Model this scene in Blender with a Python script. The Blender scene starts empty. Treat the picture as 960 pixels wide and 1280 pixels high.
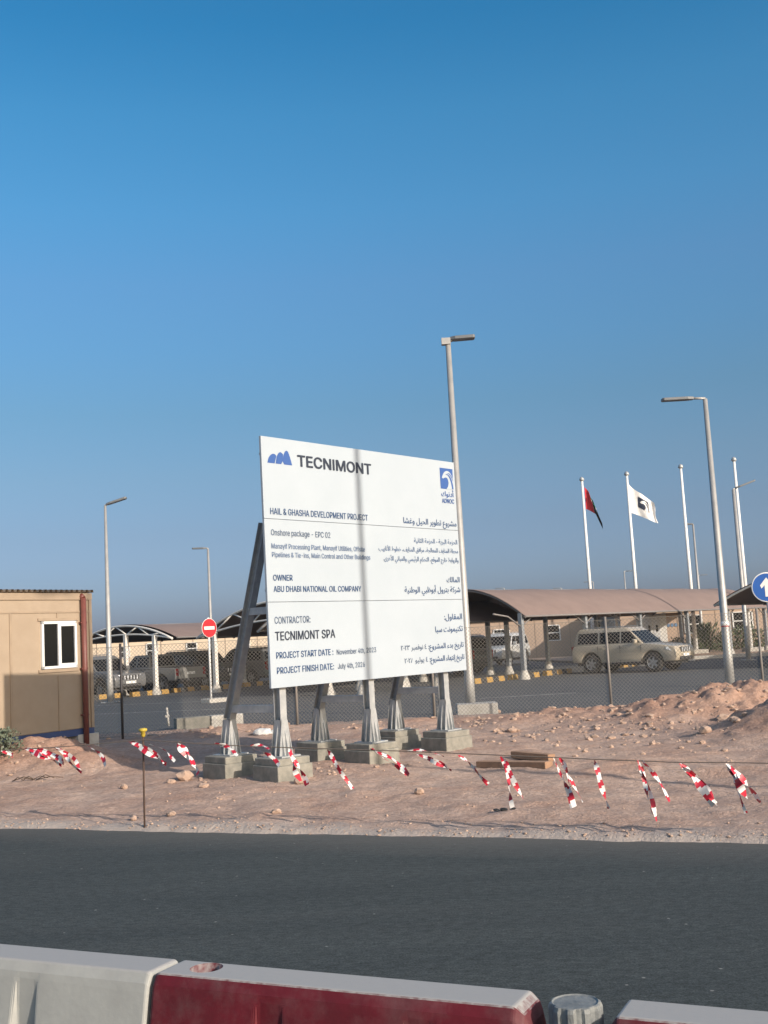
import bpy, bmesh, math, random
from mathutils import Vector, Matrix, noise
from math import sin, cos, pi, radians, atan2, hypot, tan

random.seed(7)
SC = bpy.context.scene
COL = SC.collection

# ------------------------------------------------------------------ camera
EYE = 1.85
FPX, PITCH, ROLL = 1400.0, radians(6.47), radians(3.15)     # focal length in pixels of a 960 px wide picture
cd = bpy.data.cameras.new('camera')
cam = bpy.data.objects.new('camera', cd)
COL.objects.link(cam)
cd.sensor_fit = 'HORIZONTAL'
cd.sensor_width = 36.0
cd.lens = FPX / 960.0 * 36.0
cd.clip_start, cd.clip_end = 0.05, 20000
cam.matrix_world = Matrix.Translation((0, 0, EYE)) @ Matrix.Rotation(pi / 2 + PITCH, 4, 'X') @ Matrix.Rotation(-ROLL, 4, 'Z')
SC.camera = cam

# ------------------------------------------------------------------ light
SUN_EL, SUN_X, SUN_Y = radians(22.3), 0.711, -0.703            # low sun, behind and right of the camera
world = bpy.data.worlds.new('World')
SC.world = world
world.use_nodes = True
wt = world.node_tree
wt.nodes.clear()
sky = wt.nodes.new('ShaderNodeTexSky')
sky.sky_type = 'NISHITA'
sky.sun_disc = False
sky.sun_elevation = SUN_EL
sky.sun_rotation = atan2(SUN_X, SUN_Y)
sky.altitude = 0
sky.air_density = 1.2
sky.dust_density = 1.5
sky.ozone_density = 2.0
bgn = wt.nodes.new('ShaderNodeBackground')
bgn.inputs['Strength'].default_value = 0.075
wo = wt.nodes.new('ShaderNodeOutputWorld')
# the hazy desert sky: the same model, bluer aloft and greyer towards the horizon
gtc = wt.nodes.new('ShaderNodeTexCoord'); gsx = wt.nodes.new('ShaderNodeSeparateXYZ')
grp = wt.nodes.new('ShaderNodeValToRGB'); gmx = wt.nodes.new('ShaderNodeMix')
gmx.data_type = 'RGBA'; gmx.blend_type = 'MULTIPLY'; gmx.inputs['Factor'].default_value = 1
grp.color_ramp.interpolation = 'B_SPLINE' if False else 'LINEAR'
STOPS = ((0.0, (0.496, 0.615, 1.234)), (0.047, (0.486, 0.634, 1.143)), (0.1, (0.492, 0.6, 0.904)), (0.149, (0.507, 0.651, 0.86)), (0.205, (0.483, 0.71, 0.885)), (0.259, (0.484, 0.806, 1.03)), (0.311, (0.511, 0.88, 1.125)), (0.368, (0.447, 0.974, 1.236)), (0.439, (0.359, 0.992, 1.268)), (0.503, (0.225, 0.907, 1.229)), (1.0, (0.33, 0.85, 1.1)))
els = grp.color_ramp.elements
while len(els) < len(STOPS): els.new(.5)
for e, (p, c) in zip(els, STOPS):
    e.position = p; e.color = (*c, 1)
wt.links.new(gtc.outputs['Generated'], gsx.inputs[0])
wt.links.new(gsx.outputs['Z'], grp.inputs['Fac'])
gdt = wt.nodes.new('ShaderNodeVectorMath'); gdt.operation = 'DOT_PRODUCT'; gdt.inputs[1].default_value = (SUN_X, SUN_Y, 0)
wt.links.new(gtc.outputs['Generated'], gdt.inputs[0])
gmr = wt.nodes.new('ShaderNodeMapRange'); gmr.interpolation_type = 'SMOOTHSTEP'
gmr.inputs['From Min'].default_value = -.25; gmr.inputs['From Max'].default_value = .45
wt.links.new(gdt.outputs['Value'], gmr.inputs['Value'])
gm2 = wt.nodes.new('ShaderNodeMix'); gm2.data_type = 'RGBA'
gm2.inputs['B'].default_value = (1.5, 1.42, 1.35, 1)      # unseen sky on the sun's side, brightened as added fill light
wt.links.new(gmr.outputs[0], gm2.inputs['Factor']); wt.links.new(grp.outputs[0], gm2.inputs['A'])
wt.links.new(sky.outputs[0], gmx.inputs['A']); wt.links.new(gm2.outputs['Result'], gmx.inputs['B'])
wt.links.new(gmx.outputs['Result'], bgn.inputs['Color'])
wt.links.new(bgn.outputs[0], wo.inputs['Surface'])
sd = bpy.data.lights.new('sun', 'SUN')
sd.energy = 3.0
sd.angle = radians(0.53)
sd.color = (1.0, 0.88, 0.75)
sun = bpy.data.objects.new('sun', sd)
COL.objects.link(sun)
sun.rotation_euler = Vector((SUN_X * cos(SUN_EL), SUN_Y * cos(SUN_EL), sin(SUN_EL))).to_track_quat('Z', 'Y').to_euler()

vs = SC.view_settings
vs.view_transform = 'Standard'
vs.look = 'None'
vs.exposure = 0.75
vs.gamma = 1.0
vs.use_curve_mapping = False
SC.cycles.max_bounces = 6
SC.cycles.diffuse_bounces = 3
SC.cycles.transparent_max_bounces = 8

# ------------------------------------------------------------------ survey helpers (photograph pixel -> place)
def ray(px, py):
    dx, dy = (px - 480) / FPX, -(py - 640) / FPX
    c, s = cos(-ROLL), sin(-ROLL)
    x, y = c * dx - s * dy, s * dx + c * dy
    return Vector((x, cos(PITCH) - y * sin(PITCH), sin(PITCH) + y * cos(PITCH)))

def gnd(px, py, h=0.0):
    r = ray(px, py)
    p = r * ((h - EYE) / r.z)
    return Vector((p.x, p.y, h))

def on_plane(px, py, P, n):
    r = ray(px, py)
    t = (P.x * n.x + P.y * n.y) / (r.x * n.x + r.y * n.y)
    return Vector((r.x * t, r.y * t, r.z * t + EYE))

U = Vector((0.645, 0.764, 0))        # line of the parking rows and of the board
V = Vector((-0.764, 0.645, 0))       # away from the sun, square to it
UANG = atan2(U.y, U.x)

# ------------------------------------------------------------------ materials
MATS = {}
def mat(name, c1, c2=None, scale=4.0, rough=0.7, metal=0.0, bump=0.0, bscale=None, detail=5.0, spec=0.5, coat=0.0, ramp=(0.35, 0.65)):
    if name in MATS:
        return MATS[name]
    m = bpy.data.materials.new(name)
    m.use_nodes = True
    nt = m.node_tree
    b = nt.nodes['Principled BSDF']
    b.inputs['Roughness'].default_value = rough
    b.inputs['Metallic'].default_value = metal
    b.inputs['Specular IOR Level'].default_value = spec
    b.inputs['Coat Weight'].default_value = coat
    tc = nt.nodes.new('ShaderNodeTexCoord')
    if c2 is None:
        c2 = tuple(x * 0.86 for x in c1)
    n = nt.nodes.new('ShaderNodeTexNoise')
    n.inputs['Scale'].default_value = scale
    n.inputs['Detail'].default_value = detail
    n.inputs['Roughness'].default_value = 0.62
    nt.links.new(tc.outputs['Object'], n.inputs['Vector'])
    r = nt.nodes.new('ShaderNodeValToRGB')
    r.color_ramp.elements[0].position, r.color_ramp.elements[1].position = ramp
    r.color_ramp.elements[0].color = (*c1, 1)
    r.color_ramp.elements[1].color = (*c2, 1)
    nt.links.new(n.outputs['Fac'], r.inputs['Fac'])
    nt.links.new(r.outputs['Color'], b.inputs['Base Color'])
    if bump:
        n2 = nt.nodes.new('ShaderNodeTexNoise')
        n2.inputs['Scale'].default_value = bscale or scale * 6
        n2.inputs['Detail'].default_value = 6
        nt.links.new(tc.outputs['Object'], n2.inputs['Vector'])
        bp = nt.nodes.new('ShaderNodeBump')
        bp.inputs['Strength'].default_value = bump
        bp.inputs['Distance'].default_value = 0.02
        nt.links.new(n2.outputs['Fac'], bp.inputs['Height'])
        nt.links.new(bp.outputs[0], b.inputs['Normal'])
    MATS[name] = m
    return m

M_STEEL = mat('galvanised_steel', (.36, .38, .39), (.47, .48, .48), 9, .5, .35, .05)
M_STEEL_DARK = mat('dull_steel', (.27, .29, .31), (.35, .37, .38), 9, .55, .3)
M_POLE = mat('lamp_pole_steel', (.34, .34, .33), (.42, .41, .39), 3, .5, .3)
M_HEAD = mat('lamp_head_grey', (.13, .14, .15), (.17, .18, .19), 3, .5)
M_WHITE = mat('white_paint', (.78, .78, .76), (.72, .72, .70), 3, .5)
M_BOARD = mat('board_white', (.405, .462, .515), (.378, .436, .488), .9, .55, detail=6)
M_NAVY = mat('lettering_charcoal', (.022, .032, .055), None, 3, .6)
M_BLUE_T = mat('lettering_blue', (.028, .075, .185), None, 3, .6)
M_BLUE_L = mat('lettering_pale_blue', (.085, .15, .29), None, 3, .6)
M_GREY_L = mat('lettering_grey_blue', (.07, .11, .19), None, 3, .6)
M_LOGO = mat('logo_blue', (.032, .095, .30), (.036, .10, .31), 3, .6)
M_CONC = mat('concrete', (.29, .275, .235), (.19, .185, .16), 7, .9, 0, .3, 60)
M_CONC_L = mat('pale_concrete', (.50, .48, .44), (.40, .38, .34), 6, .9, 0, .3, 50)
M_CABIN = mat('cabin_cream', (.385, .30, .215), (.35, .27, .19), 2.2, .65)
M_CABIN_T = mat('cabin_trim', (.37, .28, .195), None, 3, .6)
M_BLUE_STEEL = mat('blue_base_steel', (.03, .055, .16), (.04, .07, .18), 4, .5)
M_PIPE = mat('red_brown_pipe', (.19, .06, .045), (.15, .05, .04), 6, .5)
M_DARK = mat('dark_gap', (.02, .02, .02), None, 3, .8)
M_FRAME = mat('white_window_frame', (.80, .80, .78), None, 3, .4)
M_RUBBER = mat('rubber', (.022, .022, .023), (.035, .034, .033), 12, .85)
M_RIM = mat('alloy_rim', (.5, .5, .5), (.42, .42, .42), 6, .35, .6)
M_BLACKP = mat('black_plastic', (.03, .03, .032), (.04, .04, .042), 8, .6)
M_CANOPY = mat('canopy_fabric', (.25, .18, .152), (.22, .158, .134), 1.2, .85)
M_TRUSS_LIT = mat('truss_cream_lit', (.78, .74, .68), None, 4, .6)  # light copy of the truss paint, sunlight put into the colour
M_TRUSS_SHADE = mat('truss_shaded', (.22, .20, .19), None, 4, .6)  # dark copy of the truss paint, canopy shade put into the colour
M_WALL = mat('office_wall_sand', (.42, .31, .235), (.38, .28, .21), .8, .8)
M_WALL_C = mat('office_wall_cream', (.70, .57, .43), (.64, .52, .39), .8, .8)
M_ROOF = mat('office_roof', (.47, .37, .30), None, .8, .8)
M_YELLOW = mat('kerb_yellow', (.42, .245, .06), (.30, .19, .06), 10, .8)
M_KBLACK = mat('kerb_black', (.035, .035, .035), None, 10, .8)
M_REDSIGN = mat('sign_red', (.50, .02, .03), None, 3, .45)
M_BLUESIGN = mat('sign_blue', (.01, .10, .40), None, 3, .45)
M_TAPE_R = mat('tape_red', (.50, .02, .045), (.42, .02, .04), 30, .4)
M_TAPE_W = mat('tape_white', (.78, .76, .74), (.66, .64, .62), 30, .4)
M_ROPE = mat('thin_rope', (.16, .13, .11), None, 20, .9)
M_REBAR = mat('rusty_rebar', (.09, .05, .035), (.06, .04, .03), 30, .85)
M_CAPY = mat('yellow_cap', (.52, .38, .05), None, 6, .5)
M_WOOD = mat('weathered_wood', (.36, .215, .135), (.27, .165, .105), 8, .9, 0, .3, 30)
M_STONE = mat('limestone', (.47, .34, .26), (.38, .265, .20), 5, .95, 0, .4, 25)
M_BAG = mat('white_bag', (.7, .7, .68), (.6, .6, .58), 6, .7)
M_FENCE = mat('fence_wire', (.20, .185, .16), (.26, .24, .21), 2, .6)
M_FPOST = mat('fence_post', (.16, .15, .14), (.22, .20, .18), 4, .6)
M_FPOST_D = mat('fence_post_dark', (.05, .045, .045), None, 4, .6)
M_LEAF = mat('shrub_leaf', (.055, .085, .035), (.09, .11, .05), 3, .7)
M_LEAF_G = mat('grey_shrub_leaf', (.10, .13, .09), (.14, .16, .11), 3, .8)
M_TWIG = mat('twig', (.10, .07, .05), None, 8, .9)
M_FRED = mat('flag_red', (.52, .015, .025), None, 3, .8)
M_FBLK = mat('flag_black', (.012, .012, .014), None, 3, .8)
M_FGRN = mat('flag_green', (.01, .16, .05), None, 3, .8)
M_FWHT = mat('flag_white', (.78, .77, .75), None, 3, .8)
M_FNAVY = mat('flag_navy', (.02, .03, .06), None, 3, .8)

def glass_mat():
    m = bpy.data.materials.new('dark_glass')
    m.use_nodes = True
    b = m.node_tree.nodes['Principled BSDF']
    b.inputs['Base Color'].default_value = (.008, .009, .010, 1)
    b.inputs['Roughness'].default_value = .12
    b.inputs['Specular IOR Level'].default_value = .22
    return m
M_GLASS = glass_mat()
M_LIGHT = mat('headlamp_glass', (.72, .74, .76), (.6, .62, .64), 8, .15)
M_TAIL = mat('tail_lamp', (.30, .01, .012), None, 6, .25)

# ------------------------------------------------------------------ mesh helpers
class MB:
    """collects shapes, then links them as ONE mesh object"""
    def __init__(s):
        s.v, s.f, s.m, s.sm = [], [], [], []
    def add(s, vs, fs, mi=0, smooth=False):
        o = len(s.v)
        s.v += [Vector(p) for p in vs]
        for f in fs:
            s.f.append([i + o for i in f]); s.m.append(mi); s.sm.append(smooth)
    def box(s, c, d, rz=0.0, mi=0, mx=None):
        c = Vector(c); x, y, z = d[0] / 2, d[1] / 2, d[2] / 2
        R = mx if mx is not None else Matrix.Rotation(rz, 3, 'Z')
        vs = [c + R @ Vector((i * x, j * y, k * z)) for k in (-1, 1) for j in (-1, 1) for i in (-1, 1)]
        s.add(vs, [(0, 2, 3, 1), (4, 5, 7, 6), (0, 1, 5, 4), (2, 6, 7, 3), (0, 4, 6, 2), (1, 3, 7, 5)], mi)
    def bar(s, a, b, w, h, mi=0, up=Vector((0, 0, 1))):
        a, b = Vector(a), Vector(b)
        d = (b - a); L = d.length; d.normalize()
        sd_ = d.cross(up)
        if sd_.length < 1e-4: sd_ = d.cross(Vector((1, 0, 0)))
        sd_.normalize(); n = sd_.cross(d)
        s.box((a + b) / 2, (w, L, h), mi=mi, mx=Matrix((sd_, d, n)).transposed())
    def tube(s, pts, r, n=8, mi=0, caps=True, smooth=True):
        pts = [Vector(p) for p in pts]
        rs = r if isinstance(r, (list, tuple)) else [r] * len(pts)
        rings = []
        for i, p in enumerate(pts):
            d = (pts[min(i + 1, len(pts) - 1)] - pts[max(i - 1, 0)]).normalized()
            a = d.cross(Vector((0, 0, 1)))
            if a.length < 1e-3: a = Vector((1, 0, 0))
            a.normalize(); b = d.cross(a)
            rings.append([p + (a * cos(2 * pi * k / n) + b * sin(2 * pi * k / n)) * rs[i] for k in range(n)])
        vs = [q for R in rings for q in R]
        fs = []
        for i in range(len(rings) - 1):
            for k in range(n):
                k2 = (k + 1) % n
                fs.append((i * n + k, i * n + k2, (i + 1) * n + k2, (i + 1) * n + k))
        s.add(vs, fs, mi, smooth)
        if caps:
            s.add(rings[0], [tuple(range(n))], mi)
            s.add(rings[-1], [tuple(reversed(range(n)))], mi)
    def prism(s, outline, axis_vec, mi=0, smooth=False):
        n = len(outline); a = Vector(axis_vec)
        vs = [Vector(p) for p in outline] + [Vector(p) + a for p in outline]
        s.add(vs, [tuple(reversed(range(n))), tuple(range(n, 2 * n))], mi)
        s.add(vs, [(i, (i + 1) % n, n + (i + 1) % n, n + i) for i in range(n)], mi, smooth)
    def lathe(s, prof, c=(0, 0, 0), axis='Z', n=24, mi=0, smooth=True):
        c = Vector(c); vs = []; fs = []
        for (r, h) in prof:
            for k in range(n):
                a = 2 * pi * k / n
                p = {'Z': (r * cos(a), r * sin(a), h), 'Y': (r * cos(a), h, r * sin(a)), 'X': (h, r * cos(a), r * sin(a))}[axis]
                vs.append(c + Vector(p))
        for i in range(len(prof) - 1):
            for k in range(n):
                k2 = (k + 1) % n
                fs.append((i * n + k, i * n + k2, (i + 1) * n + k2, (i + 1) * n + k))
        s.add(vs, fs, mi, smooth)
    def build(s, name, mats, parent=None, bevel=0.0, seg=2, angle=35, fix=True):
        me = bpy.data.meshes.new(name)
        bm = bmesh.new()
        bv = [bm.verts.new(p) for p in s.v]
        for f, mi, sm in zip(s.f, s.m, s.sm):
            try:
                q = bm.faces.new([bv[i] for i in f])
            except ValueError:
                continue
            q.material_index = mi; q.smooth = sm
        if fix:
            bmesh.ops.remove_doubles(bm, verts=bm.verts, dist=1e-5)
            bmesh.ops.recalc_face_normals(bm, faces=bm.faces)
        lv = [v for v in bm.verts if not v.link_faces]
        if lv: bmesh.ops.delete(bm, geom=lv, context='VERTS')
        if bevel:
            es = [e for e in bm.edges if len(e.link_faces) == 2 and e.calc_face_angle(0) > radians(angle)]
            bmesh.ops.bevel(bm, geom=es, offset=bevel, segments=seg, affect='EDGES', profile=.5)
        bm.to_mesh(me); bm.free()
        if not isinstance(mats, (list, tuple)): mats = [mats]
        for m in mats: me.materials.append(m)
        o = bpy.data.objects.new(name, me)
        COL.objects.link(o)
        if parent: o.parent = parent
        return o

def tag(o, label, cat, group=None):
    o['label'] = label; o['category'] = cat
    if group: o['group'] = group
    return o

def thing(name, label, cat, loc=(0, 0, 0), rz=0.0, group=None):
    o = bpy.data.objects.new(name, None)
    o.empty_display_size = .2
    COL.objects.link(o)
    o.location = loc; o.rotation_euler = (0, 0, rz)
    return tag(o, label, cat, group)

def kind(o, k):
    o['kind'] = k
    return o

def copy_tree(o, parent=None):
    c = o.copy(); COL.objects.link(c)
    if parent: c.parent = parent
    for ch in list(o.children): copy_tree(ch, c)
    return c

def place(o, loc, rz=None, label=None, group=None):
    o.location = loc
    if rz is not None: o.rotation_euler = (0, 0, rz)
    if label: o['label'] = label
    if group: o['group'] = group
    return o

def blob(mb, c, r, seed, mi=0, flat=.7, sub=2):
    bm = bmesh.new()
    bmesh.ops.create_icosphere(bm, subdivisions=sub, radius=1)
    c = Vector(c)
    st = Vector((random.uniform(.75, 1.3), random.uniform(.75, 1.3), flat * random.uniform(.8, 1.2)))
    vs = []
    for v in bm.verts:
        p = v.co.copy()
        k = 1 + .38 * noise.noise(p * 1.3 + Vector((seed * 3.1, seed * 1.7, 0))) + .14 * noise.noise(p * 3.1 + Vector((seed, 0, 5)))
        p = p * k
        # facet: clamp against a few random planes
        vs.append(c + Vector((p.x * st.x, p.y * st.y, p.z * st.z)) * r)
    idx = {v: i for i, v in enumerate(bm.verts)}
    fs = [tuple(idx[v] for v in f.verts) for f in bm.faces]
    bm.free()
    mb.add(vs, fs, mi)

# ------------------------------------------------------------------ ground
ROAD_P, ROAD_T, ROAD_N = Vector((-.17, 10.89, 0)), Vector((.919, -.394, 0)), Vector((.394, .919, 0))
def droad(x, y):            # distance into the sand from the edge of the near road
    return (x - ROAD_P.x) * ROAD_N.x + (y - ROAD_P.y) * ROAD_N.y

def far_edge(x):            # line where the sand gives way to the car park asphalt
    return 26.0 - .05 * x + .18 * noise.noise(Vector((x * .6, 3.3, 0)))

def gauss(x, y, cx, cy, sx, sy, a=0.0):
    c, s = cos(a), sin(a)
    dx, dy = x - cx, y - cy
    p, q = c * dx + s * dy, -s * dx + c * dy
    return math.exp(-(p / sx) ** 2 - (q / sy) ** 2)

def sstep(a, b, t):
    t = max(0.0, min(1.0, (t - a) / (b - a)))
    return t * t * (3 - 2 * t)

def height(x, y, fine=True):
    d = droad(x, y)
    if d < -.1: return -.05
    fe = far_edge(x) if abs(x) < 60 else 26 - .05 * x
    if y > fe + 1.0: return -.05
    if abs(x) > 40: return -.02
    f = noise.fractal(Vector((x * .55, y * .55, 1.7)), 1.0, 2.0, 4)
    h = .035 * f
    m = .62 * gauss(x, y, 6.4, 21.2, 2.2, 1.1, .15) + .26 * gauss(x, y, 3.4, 22.2, 1.6, .8) + .60 * gauss(x, y, 6.3, 17.6, 1.15, 1.2, .2) + .30 * gauss(x, y, 8.6, 18.6, 1.8, 1.6)
    m += .46 * gauss(x, y, -6.0, 19.3, 1.05, 1.1, .4) + .16 * gauss(x, y, -4.9, 18.3, .8, .6)
    m += .13 * gauss(x, y, .8, 23.3, 2.4, .6) + .16 * gauss(x, y, -3.3, 24.3, 1.3, .5)
    m += .07 * gauss(x, y, 2.6, 15.0, 1.9, .55, -.5) + .06 * gauss(x, y, 4.4, 13.6, 1.3, .3, -.45) + .05 * gauss(x, y, -1.3, 14.0, 2.0, .4, -.4)
    if fine and -15 < x < 15 and 8 < y < 28:
        k = .25 + 1.4 * min(1.0, m)
        m += .095 * k * noise.fractal(Vector((x * 2.3, y * 2.3, 4.2)), .8, 2.1, 5) + .05 * k * noise.noise(Vector((x * 8, y * 8, 0))) * noise.noise(Vector((x * 2, y * 2, 3)))
        if m > .18:
            q_ = noise.noise(Vector((x * 4.6, y * 4.6, 8))); m += .07 * min(1, m * 1.6) * (abs(q_) ** .6) * (1 if q_ > 0 else -.6)
        # wheel ruts and footprints
        h += .018 * noise.noise(Vector((x * 1.2 + 5, y * 5.5 + x * 2.2, 9)))
        h += .010 * noise.noise(Vector((x * 5.0, y * 5.0, 2)))
    h += m
    # a small ragged lip over the edge of the asphalt
    e = d + .07 * noise.noise(Vector((x * 1.4, y * 1.4, 7))) + .03 * noise.noise(Vector((x * 6, y * 6, 7)))
    h = -.05 + (h + .05 + .035) * sstep(-.06, .14, e)
    return h * (1 - sstep(fe - .1, fe + .5, y)) + (-.05) * sstep(fe - .1, fe + .5, y)

def spaced(lo, hi, step, far):
    a = []
    x = lo
    while x < hi + 1e-6:
        a.append(x); x += step
    g, x = step, a[-1]
    right = []
    while x < far:
        g *= 1.35; x += g; right.append(x)
    g, x = step, lo
    left = []
    while x > -far:
        g *= 1.35; x -= g; left.append(x)
    return left[::-1] + a + right

xs = spaced(-10.0, 10.0, .065, 5000)
ys = spaced(8.6, 27.0, .065, 5000)
gv, gf = [], []
for y in ys:
    for x in xs:
        gv.append((x, y, height(x, y)))
nx = len(xs)
for j in range(len(ys) - 1):
    for i in range(nx - 1):
        a = j * nx + i
        gf.append((a, a + 1, a + nx + 1, a + nx))
me = bpy.data.meshes.new('sand_ground')
me.from_pydata(gv, [], gf)
me.polygons.foreach_set('use_smooth', [True] * len(gf))
ground = bpy.data.objects.new('sand_ground', me)
COL.objects.link(ground)
kind(ground, 'structure')

def sand_mat():
    m = bpy.data.materials.new('sand')
    m.use_nodes = True
    nt = m.node_tree; L = nt.links.new; N = nt.nodes.new
    b = nt.nodes['Principled BSDF']
    b.inputs['Roughness'].default_value = .95
    b.inputs['Specular IOR Level'].default_value = .15
    tc = N('ShaderNodeTexCoord')
    def nz(scale, det=6, rough=.6):
        n = N('ShaderNodeTexNoise'); n.inputs['Scale'].default_value = scale; n.inputs['Detail'].default_value = det; n.inputs['Roughness'].default_value = rough
        L(tc.outputs['Object'], n.inputs['Vector']); return n
    r1 = N('ShaderNodeValToRGB')
    r1.color_ramp.elements[0].position, r1.color_ramp.elements[1].position = .32, .7
    r1.color_ramp.elements[0].color = (.46, .318, .252, 1); r1.color_ramp.elements[1].color = (.57, .43, .352, 1)
    L(nz(.9).outputs['Fac'], r1.inputs['Fac'])
    r2 = N('ShaderNodeValToRGB')
    r2.color_ramp.elements[0].position, r2.color_ramp.elements[1].position = .36, .66
    r2.color_ramp.elements[0].color = (.60, .57, .54, 1); r2.color_ramp.elements[1].color = (1.12, 1.12, 1.12, 1)
    L(nz(17, 9, .74).outputs['Fac'], r2.inputs['Fac'])
    mx = N('ShaderNodeMix'); mx.data_type = 'RGBA'; mx.blend_type = 'MULTIPLY'; mx.inputs['Factor'].default_value = .8
    L(r1.outputs[0], mx.inputs['A']); L(r2.outputs[0], mx.inputs['B'])
    sz_ = N('ShaderNodeSeparateXYZ'); L(tc.outputs['Object'], sz_.inputs[0])
    nq = nz(1.6, 6, .65)
    aq = N('ShaderNodeMath'); aq.operation = 'MULTIPLY_ADD'; aq.inputs[1].default_value = .55; L(nq.outputs['Fac'], aq.inputs[0]); L(sz_.outputs['Z'], aq.inputs[2])
    rq = N('ShaderNodeMapRange'); rq.inputs['From Min'].default_value = .30; rq.inputs['From Max'].default_value = .58; rq.inputs['To Max'].default_value = .8
    L(aq.outputs[0], rq.inputs['Value'])
    mq = N('ShaderNodeMix'); mq.data_type = 'RGBA'; mq.blend_type = 'MULTIPLY'; mq.inputs['B'].default_value = (.90, .76, .68, 1)
    L(rq.outputs[0], mq.inputs['Factor']); L(mx.outputs['Result'], mq.inputs['A'])
    mx = mq
    # pale gravelly shoulder along the road edge
    dt = N('ShaderNodeVectorMath'); dt.operation = 'DOT_PRODUCT'
    dt.inputs[1].default_value = (ROAD_N.x, ROAD_N.y, 0)
    L(tc.outputs['Object'], dt.inputs[0])
    of = N('ShaderNodeMath'); of.operation = 'SUBTRACT'; of.inputs[1].default_value = ROAD_P.x * ROAD_N.x + ROAD_P.y * ROAD_N.y
    L(dt.outputs['Value'], of.inputs[0])
    ns = nz(2.2, 5); ad = N('ShaderNodeMath'); ad.operation = 'MULTIPLY_ADD'; ad.inputs[1].default_value = .9
    L(ns.outputs['Fac'], ad.inputs[0]); L(of.outputs[0], ad.inputs[2])
    r3 = N('ShaderNodeValToRGB')
    r3.color_ramp.elements[0].position, r3.color_ramp.elements[1].position = .55, 1.0
    r3.color_ramp.elements[0].color = (1, 1, 1, 1); r3.color_ramp.elements[1].color = (0, 0, 0, 1)
    L(ad.outputs[0], r3.inputs['Fac'])
    sc = N('ShaderNodeMath'); sc.operation = 'MULTIPLY'; sc.inputs[1].default_value = .75
    L(r3.outputs[0], sc.inputs[0])
    m2 = N('ShaderNodeMix'); m2.data_type = 'RGBA'
    L(sc.outputs[0], m2.inputs['Factor']); L(mx.outputs['Result'], m2.inputs['A']); m2.inputs['B'].default_value = (.40, .37, .34, 1)
    L(m2.outputs['Result'], b.inputs['Base Color'])
    bp = N('ShaderNodeBump'); bp.inputs['Strength'].default_value = .75; bp.inputs['Distance'].default_value = .035
    L(nz(26, 8, .65).outputs['Fac'], bp.inputs['Height'])
    L(bp.outputs[0], b.inputs['Normal'])
    return m
me.materials.append(sand_mat())

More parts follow.
